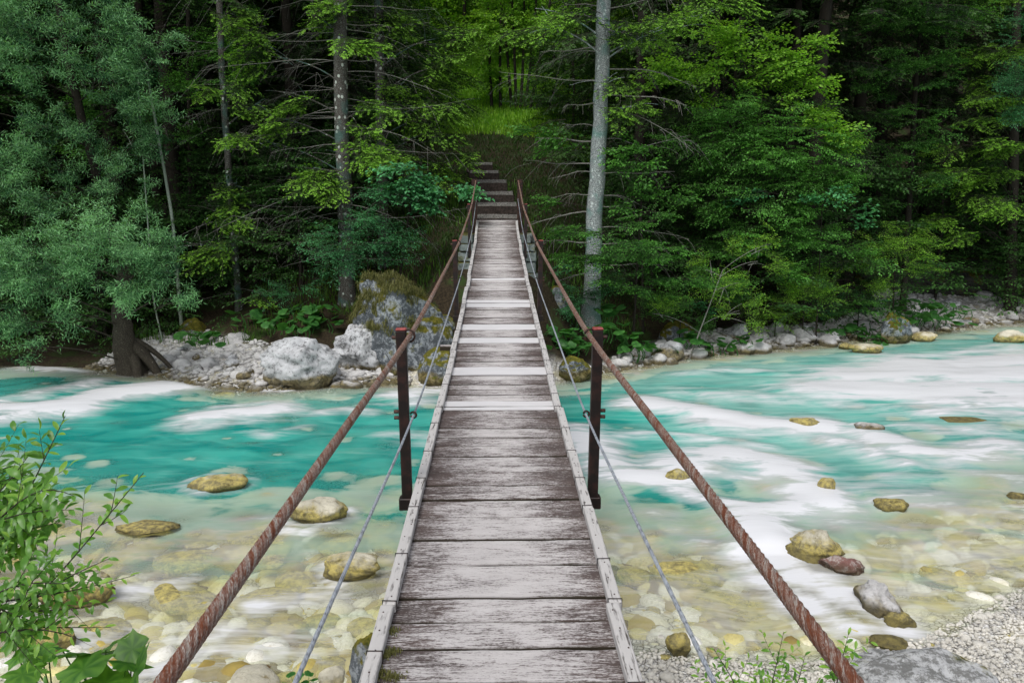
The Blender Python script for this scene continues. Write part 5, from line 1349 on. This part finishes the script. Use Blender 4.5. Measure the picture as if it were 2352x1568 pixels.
# ------------------------------------------------------------------ near plants
def leaf_obj_mesh(name, seed, asp, matn, curl=.25):
    """a real leaf: 7 stations, folded along the midrib"""
    r = np.random.default_rng(seed); k = 6; V = []; t = []
    for i in range(k + 1):
        f = i / k; wv = asp * .5 * math.sin(math.pi * min(1, f * .92 + .04)) ** .8 * (1.0 if i < k else .05)
        z = -curl * f * f + .03 * math.sin(f * 6 + seed)
        for s_ in (-1, 0, 1): V.append((f, s_ * wv * (1 + r.normal(0, .05)), z + abs(s_) * wv * .30)); t.append(.45 + .1 * abs(s_) + r.normal(0, .05))
    Q = []
    for i in range(k):
        b = i * 3; Q += [(b, b + 3, b + 4, b + 1), (b + 1, b + 4, b + 5, b + 2)]
    return mesh_np(name, V, Q, None, [M[matn]], None, {'tint': t}, True)
M['leaf_near'] = leaf_mat('leaf_near', (.025, .12, .015), (.17, .36, .05), .35, .45, .35)
M['leaf_near_young'] = leaf_mat('leaf_near_young', (.10, .27, .03), (.30, .48, .08), .4, .4, .4)
NLs = [leaf_obj_mesh('leaf', 500 + i, .40, 'leaf_near', .12 + .1 * i) for i in range(4)]
NLy = [leaf_obj_mesh('leaf', 520 + i, .36, 'leaf_near_young', .1 + .1 * i) for i in range(3)]
def near_branch(root, B, pts, rad, leafL, gap, cap, side=None, twigs=0, young=.35, tl=.22):
    """pts (px,py,Y) polyline of a shoot; leaves along it and along side twigs"""
    P = np.array([at(*q) for q in pts]) - B
    d = np.concatenate([[0], np.cumsum(np.linalg.norm(np.diff(P, axis=0), axis=1))]); n = max(6, int(d[-1] / .06))
    tt = np.linspace(0, d[-1], n); Q = np.stack([np.interp(tt, d, P[:, i]) for i in range(3)], 1)
    for _ in range(3): Q[1:-1] = (Q[:-2] + 2 * Q[1:-1] + Q[2:]) / 4
    a = Acc(); a.tube(Q, np.linspace(rad, rad * .25, n), 6)
    runs = [(Q, .25)]
    twigs = int(twigs * .8)
    for i in range(twigs):
        f = .15 + .78 * (i + rng.uniform(-.2, .3)) / twigs; o = Q[int(f * (n - 1))]; t = unit(Q[min(n - 1, int(f * (n - 1)) + 1)] - Q[max(0, int(f * (n - 1)) - 1)])
        sd = unit(np.cross(t, np.array([0, -1.0, .3]))) * (1 if i % 2 else -1)
        L = tl * (1.15 - .6 * f) * rng.uniform(.7, 1.3); dd = unit(t * .9 + sd * .9 + rng.normal(0, .25, 3))
        k = 7; u = np.linspace(0, 1, k)[:, None]; C = o + dd * L * u + np.array([0, 0, .05]) * u ** 2 * L * 3
        a.tube(C, np.linspace(rad * .35, rad * .12, k), 4); runs.append((C, .0))
    ob('stem', a.mesh('stem', [M['twig']], True), root)
    cnt = 0
    for C, st in runs:
        dd = np.concatenate([[0], np.cumsum(np.linalg.norm(np.diff(C, axis=0), axis=1))]); x = dd[-1] * st + .01; i = 0
        while x <= dd[-1] and cnt < cap:
            o = np.array([np.interp(x, dd, C[:, j]) for j in range(3)]); o2 = np.array([np.interp(min(x + .01, dd[-1]), dd, C[:, j]) for j in range(3)]); o1 = np.array([np.interp(x - .01, dd, C[:, j]) for j in range(3)])
            t = unit(o2 - o1); sd = unit(np.cross(t, np.array([0, -.6, 1.0]) + rng.normal(0, .3, 3))) * (1 if i % 2 else -1)
            f = x / dd[-1]; end = f > .93
            dr = unit(t * (.7 if not end else 2) + sd + np.array([0, 0, -.1])); L = leafL * rng.uniform(.7, 1.15) * (1 - .3 * f * f)
            nr = unit(np.array([rng.normal(0, .35), -.35 + rng.normal(0, .3), 1.0])); yv = unit(np.cross(nr, dr)); zv = np.cross(dr, yv)
            m = Matrix(((dr[0], yv[0], zv[0]), (dr[1], yv[1], zv[1]), (dr[2], yv[2], zv[2]))).to_euler()
            yng = rng.random() < young * (.3 + 1.3 * f)
            ob('leaf', (NLy if yng else NLs)[int(rng.integers(3))], root, tuple(o), tuple(m), (L, L, L)); cnt += 1
            x += gap * rng.uniform(.7, 1.3); i += 1
    return cnt
def near_plant(name, label, cat, foot, branches, leafL=.055, gap=.028, cap=300):
    b = at(*foot); b[2] = tz(b[0], b[1]) - .05
    root = empty(name, tuple(b), label=label, cat=cat); a = Acc(); left = cap
    for i, br in enumerate(branches):
        s = at(*br[0][0]) - b; limb(a, np.zeros(3) + rng.normal(0, .02, 3), s, .014, .007, .1, 6, 8)
        left -= near_branch(root, b, br[0], br[1], leafL * (br[4] if len(br) > 4 else 1), gap, min(left, br[5] if len(br) > 5 else 60), twigs=br[2], young=br[3])
    ob('stem', a.mesh('stem', [M['twig']], True), root)
near_plant('alder_shrub', 'leafy shrub reaching in from the lower left in front of the river, upper shoots', 'shrub', (-420, 1700, 3.3),
  [([(-60, 1340, 3.3), (30, 1200, 3.2), (95, 1070, 3.2), (150, 955, 3.25)], .006, 9, .35, 1.0, 100), ([(-60, 1250, 3.2), (30, 1160, 3.1), (100, 1110, 3.1), (175, 1140, 3.0)], .005, 6, .2, 1.0, 60), ([(-50, 1180, 3.3), (20, 1110, 3.3), (70, 1040, 3.3)], .004, 5, .3, 1.0, 40), ([(-60, 1130, 3.4), (10, 1100, 3.4), (60, 1090, 3.3)], .004, 4, .3, 1.0, 30), ([(-60, 1220, 3.15), (20, 1185, 3.1), (90, 1170, 3.05), (170, 1170, 3.0)], .004, 5, .15, 1.0, 40)], .074, .025, 298)
near_plant('alder_shrub', 'long slanting leafy shoots at the lower left ending in a pale tip over the water', 'shrub', (-420, 1760, 3.0),
  [([(-60, 1520, 3.0), (60, 1400, 2.95), (170, 1280, 2.95), (260, 1170, 3.0), (330, 1085, 3.05)], .006, 12, .45, .8, 110), ([(-40, 1440, 2.9), (80, 1370, 2.85), (180, 1310, 2.85), (255, 1280, 2.9)], .005, 8, .3, .8, 70), ([(-40, 1410, 2.9), (100, 1400, 2.85), (220, 1400, 2.85), (250, 1380, 2.9)], .004, 8, .25, .75, 60), ([(-60, 1450, 2.9), (60, 1440, 2.85), (170, 1440, 2.8), (255, 1440, 2.8)], .004, 5, .2, .7, 40)], .070, .025, 298)
near_plant('alder_shrub', 'dense dark leafy twigs at the left edge below the slanting shoots', 'shrub', (-420, 1740, 2.8),
  [([(-60, 1400, 2.8), (0, 1350, 2.8), (90, 1330, 2.75), (150, 1340, 2.75)], .005, 7, .15, .9, 70), ([(-60, 1460, 2.8), (30, 1450, 2.75), (110, 1430, 2.75), (190, 1470, 2.75)], .005, 7, .15, .8, 70), ([(-60, 1370, 2.8), (0, 1400, 2.75), (60, 1420, 2.75)], .004, 5, .15, .9, 50), ([(-60, 1390, 2.9), (150, 1360, 2.85), (240, 1340, 2.85), (310, 1320, 2.9)], .004, 5, .6, .75, 50)], .070, .025, 298)
near_plant('alder_shrub', 'thick leafy tangle of the same shrub at the left edge, middle height', 'shrub', (-430, 1720, 3.4),
  [([(-60, 1300, 3.4), (0, 1250, 3.35), (60, 1200, 3.3), (110, 1150, 3.3)], .005, 9, .2, 1.1, 80), ([(-60, 1200, 3.4), (-10, 1180, 3.4), (40, 1150, 3.35), (70, 1120, 3.3)], .005, 7, .2, 1.1, 70), ([(-60, 1280, 3.3), (10, 1240, 3.3), (70, 1210, 3.2), (130, 1200, 3.2)], .004, 8, .1, 1.1, 80), ([(-60, 1100, 3.5), (-10, 1080, 3.5), (30, 1070, 3.5)], .004, 5, .3, 1.0, 50)], .074, .025, 298)
near_plant('sapling', 'small bright leafy sapling on the near bank at the bottom right under the cable', 'sapling', (1760, 1700, 4.6),
  [([(1700, 1620, 4.6), (1690, 1560, 4.6), (1655, 1520, 4.6), (1640, 1490, 4.6)], .005, 5, .5, .8, 40), ([(1760, 1620, 4.6), (1780, 1540, 4.6), (1800, 1450, 4.6)], .005, 6, .6, .8, 45), ([(1800, 1640, 4.6), (1830, 1580, 4.6), (1850, 1500, 4.6)], .005, 5, .5, .8, 40), ([(1720, 1640, 4.7), (1730, 1580, 4.7), (1740, 1530, 4.7)], .004, 5, .5, .8, 40), ([(1850, 1640, 4.6), (1870, 1590, 4.6), (1880, 1560, 4.6)], .004, 4, .5, .8, 30), ([(1620, 1640, 4.7), (1640, 1590, 4.7), (1660, 1540, 4.7)], .004, 4, .4, .8, 30), ([(1770, 1640, 4.5), (1760, 1600, 4.5), (1780, 1560, 4.5)], .004, 4, .5, .8, 30)], .07, .03, 260)
near_plant('sapling', 'single upright shoot with fresh leaves right of the main cable at the bottom', 'sapling', (1930, 1680, 4.5),
  [([(1915, 1600, 4.5), (1930, 1530, 4.5), (1950, 1450, 4.5)], .005, 5, .7, .8, 40)], .085, .03, 60)
# big leaved plant at the bottom left corner
BLn = [big_leaf_mesh('leaf', 340 + i, 22, 'leaf_near', 7) for i in range(3)]
p = at(230, 1600, 4.0)
root = empty('butterbur_plant', (p[0], p[1], tz(p[0], p[1])), label='large lobed green leaves at the bottom left corner', cat='plant')
RB = np.array(root.location)
for (px, py, Y, s, tl) in [(210, 1515, 3.9, .09, .5), (270, 1545, 3.85, .10, .5), (170, 1530, 3.9, .08, .4), (300, 1520, 3.9, .08, .4), (250, 1520, 3.9, .115, .5), (190, 1560, 3.8, .12, .4), (290, 1560, 3.8, .11, .5), (235, 1580, 3.7, .12, .4), (150, 1580, 3.8, .10, .3), (320, 1590, 3.8, .10, .6), (60, 1520, 3.9, .075, .3), (100, 1500, 4.0, .07, .3), (20, 1500, 3.9, .08, .3), (30, 1550, 3.8, .08, .4), (80, 1560, 3.8, .08, .3), (110, 1545, 3.9, .07, .2), (140, 1500, 4.0, .045, .3)]:
    s *= 1.1; q = at(px + rng.normal(0, 14), py - 18 + rng.normal(0, 10), Y + rng.normal(0, .08)) - RB
    ob('leaf', BLn[int(rng.integers(3))], root, tuple(q), (rng.normal(.35, .4), rng.normal(0, .4), rng.random() * 6.3), (s, s, s))
    a = Acc(); limb(a, np.array([rng.normal(0, .1), rng.normal(0, .1), 0]), q, .006, .004, .1, 5, 6); ob('stalk', a.mesh('stalk', [M['leaf_near']], True), root)
p = at(680, 1585, 4.9); root = empty('clover_plant', (p[0], p[1], tz(p[0], p[1])), label='tiny round leaved plant at the bottom edge beside the thin cable', cat='plant'); RB = np.array(root.location)
for (px, py) in [(668, 1548), (690, 1552), (710, 1545), (700, 1565), (650, 1565), (720, 1560)]:
    q = at(px, py, 4.9) - RB; ob('leaf', BL[int(rng.integers(4))], root, tuple(q), (rng.normal(.4, .2), 0, rng.random() * 6), (.032, .032, .032))
    a = Acc(); limb(a, np.zeros(3), q, .003, .002, .05, 4, 5); ob('stalk', a.mesh('stalk', [M['leaf_near_young']], True), root)
# moss cushions on the left plank ends
moss_pts = []
for (px, py) in [(880, 1452), (895, 1450), (870, 1500), (885, 1505), (900, 1497), (865, 1545), (878, 1550), (905, 1555)]:
    r = ray(px, py); y = deck_at(py); q = C0 + r * (y / r[1]); moss_pts.append(q + rng.normal(0, .018, (160, 3)) * np.array([1, .8, .1]))
grass_obj('moss', 'olive moss tufts at the left ends of the nearest planks', np.concatenate(moss_pts), .012, M['grass_dry'], .0022)
